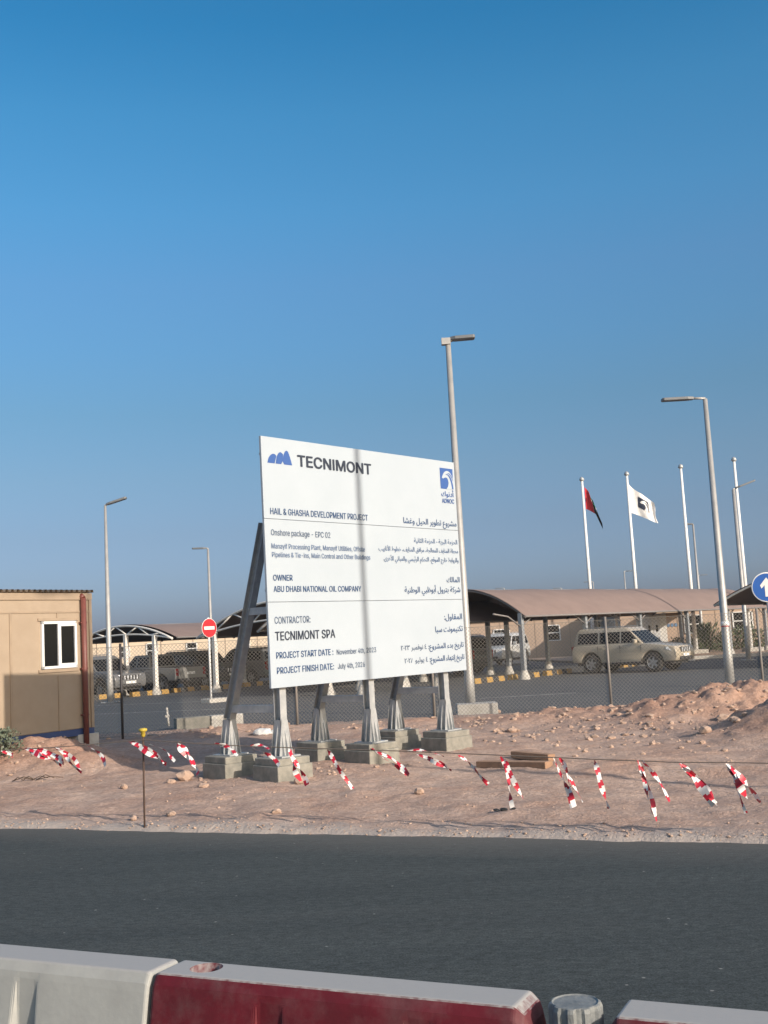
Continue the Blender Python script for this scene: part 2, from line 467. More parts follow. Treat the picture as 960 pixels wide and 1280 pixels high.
def asphalt(name, c1, c2, speck, edge_dust=False):
    m = bpy.data.materials.new(name)
    m.use_nodes = True
    nt = m.node_tree; L = nt.links.new; N = nt.nodes.new
    b = nt.nodes['Principled BSDF']
    b.inputs['Roughness'].default_value = .85
    b.inputs['Specular IOR Level'].default_value = .25
    tc = N('ShaderNodeTexCoord')
    mp = N('ShaderNodeMapping'); mp.inputs['Rotation'].default_value = (0, 0, atan2(.394, .919)); mp.inputs['Scale'].default_value = (.12, 1.0, 1)
    L(tc.outputs['Object'], mp.inputs['Vector'])
    n1 = N('ShaderNodeTexNoise'); n1.inputs['Scale'].default_value = 2.2; n1.inputs['Detail'].default_value = 7; n1.inputs['Roughness'].default_value = .6
    L(mp.outputs[0], n1.inputs['Vector'])
    r1 = N('ShaderNodeValToRGB'); r1.color_ramp.elements[0].position, r1.color_ramp.elements[1].position = .3, .7
    r1.color_ramp.elements[0].color = (*c1, 1); r1.color_ramp.elements[1].color = (*c2, 1)
    L(n1.outputs['Fac'], r1.inputs['Fac'])
    n2 = N('ShaderNodeTexNoise'); n2.inputs['Scale'].default_value = 70; n2.inputs['Detail'].default_value = 4; n2.inputs['Roughness'].default_value = .75
    L(tc.outputs['Object'], n2.inputs['Vector'])
    r2 = N('ShaderNodeValToRGB'); r2.color_ramp.elements[0].position, r2.color_ramp.elements[1].position = .35, .68
    r2.color_ramp.elements[0].color = (.48, .48, .48, 1); r2.color_ramp.elements[1].color = (1.55, 1.55, 1.55, 1)
    L(n2.outputs['Fac'], r2.inputs['Fac'])
    mp5 = N('ShaderNodeMapping'); mp5.inputs['Rotation'].default_value = (0, 0, atan2(.394, .919)); mp5.inputs['Scale'].default_value = (.5, 1.0, 1)
    n5 = N('ShaderNodeTexNoise'); n5.inputs['Scale'].default_value = 24; n5.inputs['Detail'].default_value = 6; n5.inputs['Roughness'].default_value = .75
    L(tc.outputs['Object'], mp5.inputs['Vector']); L(mp5.outputs[0], n5.inputs['Vector'])
    r5 = N('ShaderNodeValToRGB'); r5.color_ramp.elements[0].position, r5.color_ramp.elements[1].position = .35, .68
    r5.color_ramp.elements[0].color = (.62, .62, .62, 1); r5.color_ramp.elements[1].color = (1.42, 1.42, 1.42, 1)
    L(n5.outputs['Fac'], r5.inputs['Fac'])
    mx0 = N('ShaderNodeMix'); mx0.data_type = 'RGBA'; mx0.blend_type = 'MULTIPLY'; mx0.inputs['Factor'].default_value = 1
    L(r1.outputs[0], mx0.inputs['A']); L(r5.outputs[0], mx0.inputs['B'])
    mx = N('ShaderNodeMix'); mx.data_type = 'RGBA'; mx.blend_type = 'MULTIPLY'; mx.inputs['Factor'].default_value = 1
    L(mx0.outputs['Result'], mx.inputs['A']); L(r2.outputs[0], mx.inputs['B'])
    vo = N('ShaderNodeTexVoronoi'); vo.inputs['Scale'].default_value = 4.4; vo.inputs['Randomness'].default_value = 1
    L(tc.outputs['Object'], vo.inputs['Vector'])
    sp = N('ShaderNodeValToRGB'); sp.color_ramp.elements[0].position, sp.color_ramp.elements[1].position = .03, .055
    sp.color_ramp.elements[0].color = (1, 1, 1, 1); sp.color_ramp.elements[1].color = (0, 0, 0, 1)
    L(vo.outputs['Distance'], sp.inputs['Fac'])
    sm = N('ShaderNodeMath'); sm.operation = 'MULTIPLY'; sm.inputs[1].default_value = speck
    L(sp.outputs[0], sm.inputs[0])
    m2 = N('ShaderNodeMix'); m2.data_type = 'RGBA'; m2.inputs['B'].default_value = (.30, .29, .27, 1)
    L(sm.outputs[0], m2.inputs['Factor']); L(mx.outputs['Result'], m2.inputs['A'])
    n4 = N('ShaderNodeTexNoise'); n4.inputs['Scale'].default_value = .55; n4.inputs['Detail'].default_value = 8; n4.inputs['Roughness'].default_value = .7; n4.inputs['Distortion'].default_value = .6
    mp4 = N('ShaderNodeMapping'); mp4.inputs['Rotation'].default_value = (0, 0, atan2(.394, .919)); mp4.inputs['Scale'].default_value = (.35, 1.6, 1)
    L(tc.outputs['Object'], mp4.inputs['Vector']); L(mp4.outputs[0], n4.inputs['Vector'])
    r4 = N('ShaderNodeValToRGB'); r4.color_ramp.elements[0].position, r4.color_ramp.elements[1].position = .50, .80
    r4.color_ramp.elements[0].color = (0, 0, 0, 1); r4.color_ramp.elements[1].color = (.09, .09, .09, 1)
    L(n4.outputs['Fac'], r4.inputs['Fac'])
    dd = N('ShaderNodeVectorMath'); dd.operation = 'DOT_PRODUCT'; dd.inputs[1].default_value = (ROAD_N.x, ROAD_N.y, 0)
    L(tc.outputs['Object'], dd.inputs[0])
    sb = N('ShaderNodeMath'); sb.operation = 'MULTIPLY_ADD'; sb.inputs[1].default_value = 1.5; sb.inputs[2].default_value = -(ROAD_P.x * ROAD_N.x + ROAD_P.y * ROAD_N.y) - .75
    L(n4.outputs['Fac'], sb.inputs[0])
    sb2 = N('ShaderNodeMath'); sb2.operation = 'ADD'; L(sb.outputs[0], sb2.inputs[0]); L(dd.outputs['Value'], sb2.inputs[1])
    me_ = N('ShaderNodeMapRange'); me_.inputs['From Min'].default_value = -.9; me_.inputs['From Max'].default_value = .15; me_.inputs['To Max'].default_value = .55 if edge_dust else 0.0
    L(sb2.outputs[0], me_.inputs['Value'])
    mxm = N('ShaderNodeMath'); mxm.operation = 'MAXIMUM'; L(r4.outputs[0], mxm.inputs[0]); L(me_.outputs[0], mxm.inputs[1])
    m3 = N('ShaderNodeMix'); m3.data_type = 'RGBA'; m3.inputs['B'].default_value = (.16, .145, .13, 1)
    L(mxm.outputs[0], m3.inputs['Factor']); L(m2.outputs['Result'], m3.inputs['A'])
    L(m3.outputs['Result'], b.inputs['Base Color'])
    bp = N('ShaderNodeBump'); bp.inputs['Strength'].default_value = .35; bp.inputs['Distance'].default_value = .01
    L(n2.outputs['Fac'], bp.inputs['Height']); L(bp.outputs[0], b.inputs['Normal'])
    return m

M_ROAD = asphalt('fresh_asphalt', (.047, .0555, .0555), (.061, .0705, .0690), .8, True)
M_PARK = asphalt('worn_asphalt', (.082, .088, .092), (.112, .117, .118), .15)

# near road: one sheet, ragged edge against the sand hidden under the sand lip
a = ROAD_P - ROAD_T * 600 + ROAD_N * .35
b_ = ROAD_P + ROAD_T * 600 + ROAD_N * .35
mb = MB()
mb.add([a - ROAD_N * 24, b_ - ROAD_N * 24, b_, a], [(0, 1, 2, 3)])
near_road = kind(mb.build('near_road', M_ROAD), 'structure')
near_road.location.z = -.008
mb = MB()
mb.add([(-120, 30.5, 0), (-120, 26, 0), (120, 20, 0), (120, 400, 0), (-120, 400, 0)], [(0, 1, 2, 3, 4)])
park = kind(mb.build('parking_asphalt', M_PARK), 'structure')
park.location.z = -.045
# worn white road lines in the car park lane
M_LINE = mat('worn_road_paint', (.50, .49, .46), (.16, .16, .155), 5, .85, ramp=(.4, .62))
mb = MB()
for (p, q) in (((115, 893), (330, 884)), ((120, 882), (250, 877)), ((600, 873), (720, 866))):
    A, B = gnd(*p, -.04), gnd(*q, -.04)
    d = (B - A).normalized(); s_ = Vector((-d.y, d.x, 0)) * .07
    mb.add([A - s_, B - s_, B + s_, A + s_], [(0, 1, 2, 3)])
kind(mb.build('lane_markings', M_LINE), 'structure')

# dry kerbed verge in front of the offices
mb = MB()
VA, VB = Vector((11.6, 57.5, 0)), Vector((40, 55.5, 0))
mb.add([(10.5, 58.5, 0), (60, 55.0, 0), (60, 75, 0), (8.5, 75, 0)], [(0, 1, 2, 3)])
verge = kind(mb.build('sandy_verge', mat('verge_sand', (.36, .25, .18), (.27, .19, .14), 1.5, .95)), 'structure')
verge.location.z = .06
mb = MB()
mb.bar((10.5, 58.4, .02), (60, 54.9, .02), .18, .2)
kind(mb.build('verge_kerb', M_CONC_L), 'structure')

# ------------------------------------------------------------------ project sign board
BP = Vector((-1.65, 15.3, 0))
BU = Vector((.645, .764, 0)); BU.normalize()
BN = Vector((BU.y, -BU.x, 0))              # faces the road
BANG = atan2(BU.y, BU.x)
# local frame: x along the board, -y towards the road (BN), z up
board = thing('project_sign_board', 'large white project sign board on six steel legs with blue lettering', 'sign board', BP, BANG)
Z0, Z1, BL = 1.27, 4.744, 4.452
for z0, z1 in ((Z0, 2.434), (2.440, 3.586), (3.592, Z1)):
    mb = MB()
    mb.box((BL / 2, .02, (z0 + z1) / 2), (BL, .04, z1 - z0))
    mb.build('panel', M_BOARD, board, bevel=.003, seg=1)
for z in (2.437, 3.589):
    mb = MB(); mb.box((BL / 2, .03, z), (BL - .02, .015, .03)); mb.build('seam_strip', M_STEEL_DARK, board)
PX = (.29, 2.145, 3.99)
GZ = .33

def ibeam(mb, a, b, w, d, fl=.012):
    """I section from a to b; flanges face the board"""
    a, b = Vector(a), Vector(b)
    t = (b - a).normalized()
    xx = Vector((1, 0, 0)); yy = t.cross(xx).normalized()
    for s in (-1, 1):
        mb.bar(a + yy * s * (d / 2), b + yy * s * (d / 2), w, fl, up=yy)
    mb.bar(a, b, fl, d - fl, up=yy)

def base_gussets(mb, x, y, z):
    mb.box((x, y, z + .01), (.36, .36, .02))
    for dx, dy in ((1, 0), (-1, 0), (0, 1), (0, -1)):
        t = .012
        o = [(.02, 0), (.135, 0), (.135, .05), (.05, .50), (.02, .50)]
        if dx:
            mb.prism([(x + dx * p, y - t / 2, z + .02 + q) for p, q in o], (0, t, 0))
        else:
            mb.prism([(x - t / 2, y + dy * p, z + .02 + q) for p, q in o], (t, 0, 0))
    for s in (-1, 1):      # sloping side plates that make the foot read as a flared shoe
        mb.add([(x + s * .075, y - .13, z + .02), (x + s * .075, y + .13, z + .02), (x + s * .066, y + .055, z + .50), (x + s * .066, y - .055, z + .50)], [(0, 1, 2, 3)])
        mb.add([(x - .13, y + s * .085, z + .02), (x + .13, y + s * .085, z + .02), (x + .055, y + s * .078, z + .50), (x - .055, y + s * .078, z + .50)], [(0, 1, 2, 3)])

FROT = radians(-8)
def footing(x, y, sz, h, lab=None):
    mb = MB()
    mb.box((x, y, h * .28), (sz + .05, sz + .05, h * .56 + .10), FROT)
    mb.box((x, y, h * .56 + .047 + (h * .44 - .047) / 2), (sz, sz, h * .44 - .047), FROT)
    return mb.build('footing', M_CONC, board, bevel=.012, seg=2)

REAR = 1.20
for i, x in enumerate(PX):
    mb = MB(); ibeam(mb, (x, .15, GZ + .02), (x, .15, 4.45), .12, .12); mb.build('front_post', M_STEEL, board)
    mb = MB(); ibeam(mb, (x, REAR, GZ + .02), (x, REAR, GZ + .5), .12, .12)
    ibeam(mb, (x, REAR, GZ + .5), (x, .30, 3.56), .12, .12); mb.build('rear_strut', M_STEEL_DARK, board)
    for z, w in ((.98, .10), (2.34, .10)):
        f = max(0, (z - GZ - .5) / (3.56 - GZ - .5))
        mb = MB(); mb.bar((x, .22, z), (x, REAR - (REAR - .30) * f - .05, z), w, w); mb.build('brace', M_STEEL, board)
    for y in (.15, REAR):
        mb = MB(); base_gussets(mb, x, y, GZ); mb.build('base_shoe', M_STEEL, board)
        footing(x, y, .54, GZ)
for z in (1.45, 2.6, 3.4, 4.5):
    mb = MB(); mb.bar((.03, .055, z), (BL - .03, .055, z), .05, .03); mb.build('panel_rail', M_STEEL_DARK, board)

# ---- lettering
AR = {}
def _ar(ch, base, n): AR[ch] = [base + k for k in range(n)]
for ch, base, n in (('ء', 0xFE80, 1), ('آ', 0xFE81, 2), ('أ', 0xFE83, 2), ('ؤ', 0xFE85, 2), ('إ', 0xFE87, 2), ('ئ', 0xFE89, 4), ('ا', 0xFE8D, 2), ('ب', 0xFE8F, 4), ('ة', 0xFE93, 2), ('ت', 0xFE95, 4), ('ث', 0xFE99, 4), ('ج', 0xFE9D, 4), ('ح', 0xFEA1, 4), ('خ', 0xFEA5, 4), ('د', 0xFEA9, 2), ('ذ', 0xFEAB, 2), ('ر', 0xFEAD, 2), ('ز', 0xFEAF, 2), ('س', 0xFEB1, 4), ('ش', 0xFEB5, 4), ('ص', 0xFEB9, 4), ('ض', 0xFEBD, 4), ('ط', 0xFEC1, 4), ('ظ', 0xFEC5, 4), ('ع', 0xFEC9, 4), ('غ', 0xFECD, 4), ('ف', 0xFED1, 4), ('ق', 0xFED5, 4), ('ك', 0xFED9, 4), ('ل', 0xFEDD, 4), ('م', 0xFEE1, 4), ('ن', 0xFEE5, 4), ('ه', 0xFEE9, 4), ('و', 0xFEED, 2), ('ى', 0xFEEF, 2), ('ي', 0xFEF1, 4)):
    _ar(ch, base, n)
LAMALEF = {'آ': 0xFEF5, 'أ': 0xFEF7, 'إ': 0xFEF9, 'ا': 0xFEFB}
def shape_arabic(t):
    out = []; i = 0; prev = False
    while i < len(t):
        c = t[i]
        if c not in AR:
            out.append(c); prev = False; i += 1; continue
        if c == 'ل' and i + 1 < len(t) and t[i + 1] in LAMALEF:
            out.append(chr(LAMALEF[t[i + 1]] + (1 if prev else 0))); prev = False; i += 2; continue
        nxt = i + 1 < len(t) and t[i + 1] in AR and len(AR[t[i + 1]]) > 1
        f = AR[c]
        if len(f) == 4:
            k = 3 if prev and nxt else 1 if prev else 2 if nxt else 0
            prev = nxt
        elif len(f) == 2:
            k = 1 if prev else 0; prev = False
        else:
            k = 0; prev = False
        out.append(chr(f[k])); i += 1
    s = out[::-1]
    # digits read left to right
    res = []; run = []
    for ch in s:
        if '\u0660' <= ch <= '\u0669': run.append(ch)
        else:
            res += run[::-1]; run = []; res.append(ch)
    return ''.join(res + run[::-1])

# outlines of a plain sans serif, one glyph per line: advance / contour / contour (thousandths of the type size)
GLYPHS = r'''
&448/197,-7 150,-2 110,12 78,34 54,62 39,96 34,133 37,163 47,189 85,235 140,279 216,335 237,352 255,375 262,405 258,427 245,445 226,457 201,461 168,453 145,431 137,399 145,363 169,327 204,284 438,0 364,0 171,231 121,293 87,344 78,370 75,398 79,430 91,458 109,481 134,499 165,510 200,513 235,510 266,499 290,482 308,459 320,433 324,404 315,362 291,325 256,293 154,217 110,174 100,154 97,131 100,108 109,87 124,70 143,57 166,49 193,46 223,50 251,59 301,95 321,121 336,151 346,186 349,224 408,224 405,180 397,144 371,92 345,62 333,47 305,23 271,7 234,-3
,188/38,-119 68,71 137,71 84,-119
-453/337,244 337,188 114,188 114,244
0453/227,-7 174,1 130,24 95,62 69,113 53,178 48,254 53,330 69,395 95,447 130,484 174,508 227,516 279,508 323,484 358,447 384,395 400,330 405,254 400,178 384,113 359,62 323,24 279,1/227,50 261,56 290,74 313,103 330,144 340,194 344,254 340,314 330,365 313,405 290,435 261,453 227,460 192,453 163,435 140,405 123,365 113,314 109,254 113,194 123,144 140,103 163,74 192,56
2453/64,0 64,47 234,229 282,282 311,327 320,371 317,397 308,419 293,436 273,449 224,460 196,457 172,447 153,433 139,413 130,390 127,362 66,362 71,405 86,442 111,473 143,496 182,511 225,516 268,511 306,497 337,474 361,445 376,411 381,372 371,318 336,259 267,180 153,60 153,57 389,57 389,0
3453/218,-7 173,-3 133,10 98,30 70,57 52,91 44,132 109,132 115,107 126,87 144,71 165,59 219,50 275,61 297,74 315,93 325,116 329,145 326,172 316,196 299,217 275,234 242,244 201,248 157,248 157,299 288,448 288,452 70,452 70,509 372,509 372,461 211,278 211,289 264,288 308,276 344,253 371,222 387,186 393,145 387,103 370,66 344,36 309,12 266,-2
4453/40,105 40,158 247,509 311,509 109,166 109,163 413,163 413,105/282,0 282,121 282,146 282,318 343,318 343,0
6453/226,-7 182,-1 142,15 109,40 84,74 69,115 64,162 68,199 80,239 137,340 252,509 322,509 151,261 145,261 165,288 196,307 235,314 278,309 316,295 346,271 370,240 384,201 389,157 384,112 368,73 343,39 310,14 271,-2/226,48 254,52 279,63 299,79 314,101 324,128 327,157 324,187 314,213 299,235 279,251 254,262 226,265 198,262 174,252 153,235 138,214 128,188 125,158 128,128 138,102 153,79 174,63 198,52
:188/95,-4 78,-1 63,9 53,24 50,41 53,59 63,73 78,83 95,87 113,83 128,73 138,59 141,41 138,24 128,9 113,-1/95,271 78,274 63,284 53,299 50,316 53,334 63,349 78,359 95,362 113,359 128,349 138,334 141,316 138,299 128,284 113,274
A480/16,0 201,509 276,509 463,0 395,0 287,302 264,372 232,478 245,478 213,371 191,302 85,0/110,142 110,199 370,199 370,142
B456/60,0 60,509 241,509 289,504 329,491 359,469 381,442 394,410 398,374 395,344 387,320 356,286 315,267 315,262 339,257 363,245 385,227 402,203 414,173 418,136 413,100 400,67 377,39 344,18 301,4 247,0/125,57 245,57 296,63 330,80 349,105 355,137 352,161 342,184 327,203 306,218 279,228 248,231 125,231/125,285 238,285 288,296 308,309 323,326 333,348 336,372 330,403 313,429 283,446 240,452 125,452
C510/267,-7 205,1 150,25 104,63 70,115 48,179 40,254 48,329 70,393 104,445 150,484 205,508 267,516 340,504 373,490 402,471 427,447 448,418 463,385 473,348 408,348 389,395 357,428 315,449 267,456 223,450 184,432 150,403 125,364 109,314 103,254 109,194 125,145 151,105 184,76 223,59 267,53 315,60 357,81 389,114 408,160 473,160 463,124 448,91 428,62 402,38 373,19 341,5 305,-4
D502/219,0 96,0 96,57 215,57 272,63 318,81 354,110 379,149 394,198 399,255 394,312 379,361 354,399 320,428 275,446 221,452 93,452 93,509 225,509 294,501 353,478 399,441 433,391 455,329 462,255 455,181 433,119 398,68 351,31 291,8/125,509 125,0 60,0 60,509
E419/60,0 60,509 372,509 372,452 125,452 125,286 355,286 355,229 125,229 125,57 375,57 375,0
F410/60,0 60,509 369,509 369,452 125,452 125,278 346,278 346,221 125,221 125,0
G520/269,-7 205,1 149,25 104,64 69,116 47,179 40,254 47,329 69,393 103,445 149,484 203,508 265,516 304,513 340,504 374,489 403,469 429,445 449,416 465,384 474,349 408,349 387,393 356,427 315,448 265,456 222,450 183,432 150,404 125,364 109,314 103,254 109,194 125,145 151,105 184,76 224,59 269,53 309,57 345,71 374,93 396,123 410,160 415,202 434,199 283,199 283,256 478,256 478,200 471,141 451,91 419,50 377,19 326,0
H517/60,0 60,509 125,509 125,289 392,289 392,509 457,509 457,0 392,0 392,232 125,232 125,0
J396/185,-7 124,3 75,33 44,81 33,145 33,173 98,173 98,145 104,104 122,74 149,56 185,50 220,56 248,74 266,104 272,145 272,509 336,509 336,145 326,81 294,33 246,3
L393/60,0 60,509 125,509 125,57 361,57 361,0
M628/60,0 60,509 152,509 277,187 287,159 299,123 311,84 322,49 307,49 318,83 330,121 342,158 352,187 476,509 568,509 568,0 504,0 504,291 504,327 505,369 506,413 507,457 513,457 498,409 482,363 467,322 456,291 342,0 286,0 170,291 159,321 145,361 129,408 112,457 119,457 120,416 121,372 122,328 122,291 122,0
N523/60,0 60,509 136,509 343,183 363,151 388,107 414,55 405,54 401,108 399,157 399,195 399,509 463,509 463,0 387,0 202,290 177,331 148,381 108,452 119,454 122,384 124,328 125,291 125,0
O533/267,-7 205,1 150,25 105,63 70,115 48,179 40,254 48,329 70,393 105,445 150,484 205,508 267,516 329,508 384,484 429,445 464,393 486,329 493,254 486,179 464,115 429,63 384,25 329,1/267,53 310,59 349,76 383,105 408,144 425,194 430,254 425,314 408,365 383,404 349,433 310,450 267,456 223,450 184,433 151,404 125,364 109,314 103,254 109,194 125,144 151,105 184,76 223,59
P445/60,0 60,509 235,509 289,503 332,487 366,462 390,430 404,391 409,348 404,304 390,265 366,233 332,207 289,191 235,186 109,186 109,242 233,242 269,246 297,256 318,272 333,294 342,319 344,348 342,376 333,402 318,423 297,439 268,449 232,452 125,452 125,0
R449/60,0 60,509 236,509 290,504 333,489 367,465 390,433 405,395 409,352 405,309 390,271 367,240 333,217 289,203 236,198 96,198 96,255 234,255 269,258 298,267 319,281 334,300 342,324 345,352 342,380 334,405 319,425 298,440 269,449 233,452 125,452 125,0/353,0 230,229 303,229 428,0
S447/224,-9 172,-4 128,9 91,31 64,60 46,96 38,137 104,137 110,110 123,88 142,71 166,59 224,49 257,52 286,60 311,74 329,92 341,114 346,139 342,161 332,179 296,205 245,222 184,239 128,260 86,289 60,326 52,372 58,413 75,448 102,476 138,498 180,511 227,516 275,511 316,498 351,476 377,449 394,415 401,378 337,378 326,412 302,437 267,453 225,459 194,456 167,448 145,435 129,418 118,398 115,376 119,352 131,334 169,308 212,293 264,279 312,264 359,238 395,198 405,171 408,139 403,99 386,64 360,34 323,11 278,-4
T449/32,452 32,509 417,509 417,452 257,452 257,0 193,0 193,452
U517/259,-8 203,-2 154,15 114,43 85,80 66,124 60,173 60,509 124,509 124,178 128,144 141,113 160,87 187,68 220,56 259,52 298,56 331,68 357,87 377,113 389,144 393,178 393,509 457,509 457,173 451,124 433,80 403,43 363,15 315,-2
V480/204,0 16,509 84,509 192,206 215,137 248,31 235,31 267,138 290,206 395,509 463,509 278,0
W686/155,0 16,509 82,509 163,196 175,145 187,94 197,40 189,40 200,94 211,145 224,196 306,509 380,509 462,196 474,145 486,94 497,40 488,40 499,94 510,145 523,196 603,509 670,509 530,0 455,0 368,323 351,391 336,475 350,475 335,395 318,323 230,0
Y472/203,0 203,208 16,509 91,509 192,344 222,292 250,230 224,230 251,293 280,344 381,509 455,509 268,208 268,0
a389/160,-9 126,-5 94,5 68,22 48,45 35,73 30,108 34,138 43,161 58,179 78,193 125,211 178,220 234,227 265,235 273,243 276,255 276,257 267,297 240,322 196,331 149,322 118,301 100,274 41,291 57,322 79,346 104,364 133,375 194,384 239,379 286,360 306,343 322,320 333,290 337,251 337,0 277,0 277,52 272,52 252,25 215,1/170,45 202,49 228,59 248,74 263,93 272,115 276,138 276,190 259,182 231,176 200,171 175,168 134,159 103,139 95,124 92,105 102,72 130,52
b424/229,-8 198,-5 172,4 138,31 118,59 112,59 112,0 53,0 53,509 114,509 114,319 118,319 137,346 171,373 197,381 229,384 274,378 313,361 345,332 370,293 385,245 390,189 385,133 370,84 346,45 313,16 274,-2/220,47 253,51 279,66 301,88 316,117 325,151 328,189 325,227 316,261 301,290 280,311 253,325 220,330 188,325 161,312 140,291 125,263 116,229 113,189 116,150 125,115 140,86 162,65 188,51
c396/207,-8 159,-2 117,16 82,46 56,85 40,133 34,187 40,243 56,291 82,330 117,360 159,378 207,384 260,377 305,356 340,322 362,277 303,262 290,289 270,311 242,325 207,330 173,325 145,310 124,287 108,258 99,224 96,187 99,151 108,117 124,89 145,66 173,51 207,46 243,52 271,66 292,89 304,117 363,102 341,56 306,21 261,-1
d424/195,-8 151,-2 111,16 79,45 55,84 39,133 34,189 39,245 55,293 79,332 112,361 151,378 196,384 228,381 253,373 287,346 306,319 311,319 311,509 372,509 372,0 313,0 313,59 307,59 287,31 252,4 227,-5/205,47 236,51 263,65 284,86 299,115 309,150 312,189 309,229 300,263 284,291 263,312 237,325 205,330 172,325 145,311 124,290 108,261 99,227 96,189 99,151 109,117 124,88 145,66 172,51
e404/212,-8 161,-2 117,16 82,46 56,85 40,132 34,187 39,242 55,290 81,329 115,359 157,378 205,384 266,374 294,361 319,341 341,315 357,282 368,242 371,194 371,169 75,169 75,221 338,221 310,202 307,237 298,269 283,294 263,314 237,326 205,330 173,326 146,313 125,294 109,270 99,241 96,211 96,178 100,139 110,106 128,80 151,61 179,50 212,46 254,53 285,73 306,105 365,91 353,63 335,39 311,19 283,4 249,-5
f254/228,379 228,327 6,327 6,379/81,0 81,432 84,461 96,486 113,505 135,519 187,530 222,527 243,521 227,468 215,472 195,474 171,470 154,460 145,443 142,419 142,0
g425/207,-151 168,-148 134,-140 82,-110 51,-69 101,-41 122,-66 154,-88 207,-97 249,-92 282,-75 304,-47 311,-6 311,68 306,68 287,41 252,16 227,8 195,5 152,10 113,27 80,53 55,90 39,136 34,191 39,246 55,293 80,332 112,361 152,378 196,384 228,382 253,373 288,346 308,319 313,319 313,379 372,379 372,-9 367,-54 350,-90 324,-117 291,-136 251,-147/205,59 237,63 264,75 285,95 300,121 309,154 312,193 309,231 300,264 285,291 264,312 237,325 205,330 172,325 145,312 124,290 109,262 99,229 96,193 99,155 109,123 124,96 145,76 172,63
h410/114,227 114,0 53,0 53,509 114,509 114,287 102,287 124,332 152,362 187,379 227,384 264,380 295,369 321,349 341,321 353,285 357,240 357,0 296,0 296,235 290,275 273,304 246,323 210,329 184,326 161,317 141,303 126,283 117,257
i167/53,0 53,379 114,379 114,0/84,443 67,446 54,455 44,468 41,483 44,499 54,512 67,521 84,524 100,521 114,512 123,499 126,483 123,468 114,455 100,446
k381/110,137 110,212 121,212 284,379 360,379 184,199 177,199/53,0 53,509 114,509 114,0/294,0 148,186 191,229 372,0
l189/139,-2 101,3 74,20 58,47 53,84 53,509 114,509 114,99 120,62 130,54 146,52 160,53 170,54 181,3 162,-1
m610/53,0 53,379 112,379 112,295 108,295 118,323 132,346 172,376 219,386 257,380 287,361 309,331 321,295 312,295 322,321 337,343 381,375 437,386 468,383 497,372 522,354 541,328 553,296 557,255 557,0 496,0 496,254 490,289 473,313 447,326 419,330 395,328 374,320 345,290 335,247 335,0 274,0 274,260 269,288 253,311 229,326 199,330 158,320 140,307 126,289 117,266 114,238 114,0
n410/114,227 114,0 53,0 53,379 112,379 112,287 102,287 124,332 152,362 187,379 227,384 264,380 295,369 321,349 341,321 353,285 357,240 357,0 296,0 296,235 290,275 273,304 246,323 210,329 184,326 161,317 141,303 126,283 117,257
o415/207,-8 159,-2 117,16 82,46 56,85 40,133 34,187 40,243 56,291 82,330 117,360 159,378 207,384 256,378 299,360 333,330 359,291 376,243 381,187 376,133 359,85 333,46 299,16 256,-2/207,46 242,51 270,66 292,89 307,117 316,151 319,187 316,224 307,258 292,287 270,310 242,325 207,330 173,325 145,310 124,287 108,258 99,224 96,187 99,151 108,117 124,89 145,66 173,51
p424/53,-143 53,379 112,379 112,319 118,319 137,346 171,373 197,381 229,384 274,378 313,361 345,332 370,293 385,245 390,189 385,133 370,84 346,45 313,16 274,-2 229,-8 198,-5 173,4 138,31 118,59 114,59 114,-143/220,47 253,51 279,66 301,88 316,117 325,151 328,189 325,227 316,261 301,290 280,311 253,325 220,330 188,325 161,312 140,291 125,263 116,229 113,189 116,150 125,115 140,86 162,65 188,51
r259/53,0 53,379 112,379 112,321 115,321 130,347 152,367 181,380 213,385 229,384 243,384 243,322 230,324 207,326 182,323 159,315 140,301 126,284 117,262 114,237 114,0
s365/182,-8 145,-5 112,3 84,18 62,38 45,63 36,94 94,107 105,79 124,60 150,49 181,45 217,50 244,62 262,81 268,103 265,121 254,136 237,147 212,155 149,170 104,186 72,208 53,237 47,274 51,305 65,332 87,354 115,370 149,381 187,384 223,381 254,372 279,358 299,339 324,290 268,277 258,298 243,316 219,328 187,333 156,329 131,317 114,299 109,277 112,258 124,243 172,223 229,209 275,194 306,171 325,142 331,107 326,75 312,47 290,24 260,6 223,-5
t227/204,379 204,327 6,327 6,379/65,471 126,471 126,98 128,76 136,61 150,53 170,50 185,51 202,54 213,2 192,-3 168,-4 125,2 92,21 72,52 65,93
u410/182,-5 146,-1 115,11 89,31 69,59 57,95 53,139 53,379 114,379 114,144 119,105 137,75 164,56 200,50 226,53 249,62 268,77 283,97 293,122 296,153 296,379 357,379 357,0 298,0 298,92 307,92 286,47 257,17 222,0
v389/163,0 17,379 84,379 165,155 187,87 206,21 184,21 203,87 224,155 305,379 371,379 226,0
y389/47,-139 61,-86 71,-87 104,-89 130,-74 151,-36 163,-1 17,379 84,379 165,155 187,87 206,21 184,21 202,87 224,155 305,379 371,379 204,-58 177,-107 139,-136 91,-145 65,-143
I190/62,0 62,509 127,509 127,0
'''
GL = {' ': (187, [])}
for ln in GLYPHS.strip().split('\n'):
    q = ln[1:].split('/')
    GL[ln[0]] = (int(q[0]), [[tuple(int(c) / 1000 for c in p.split(',')) for p in k.split(' ')] for k in q[1:]])

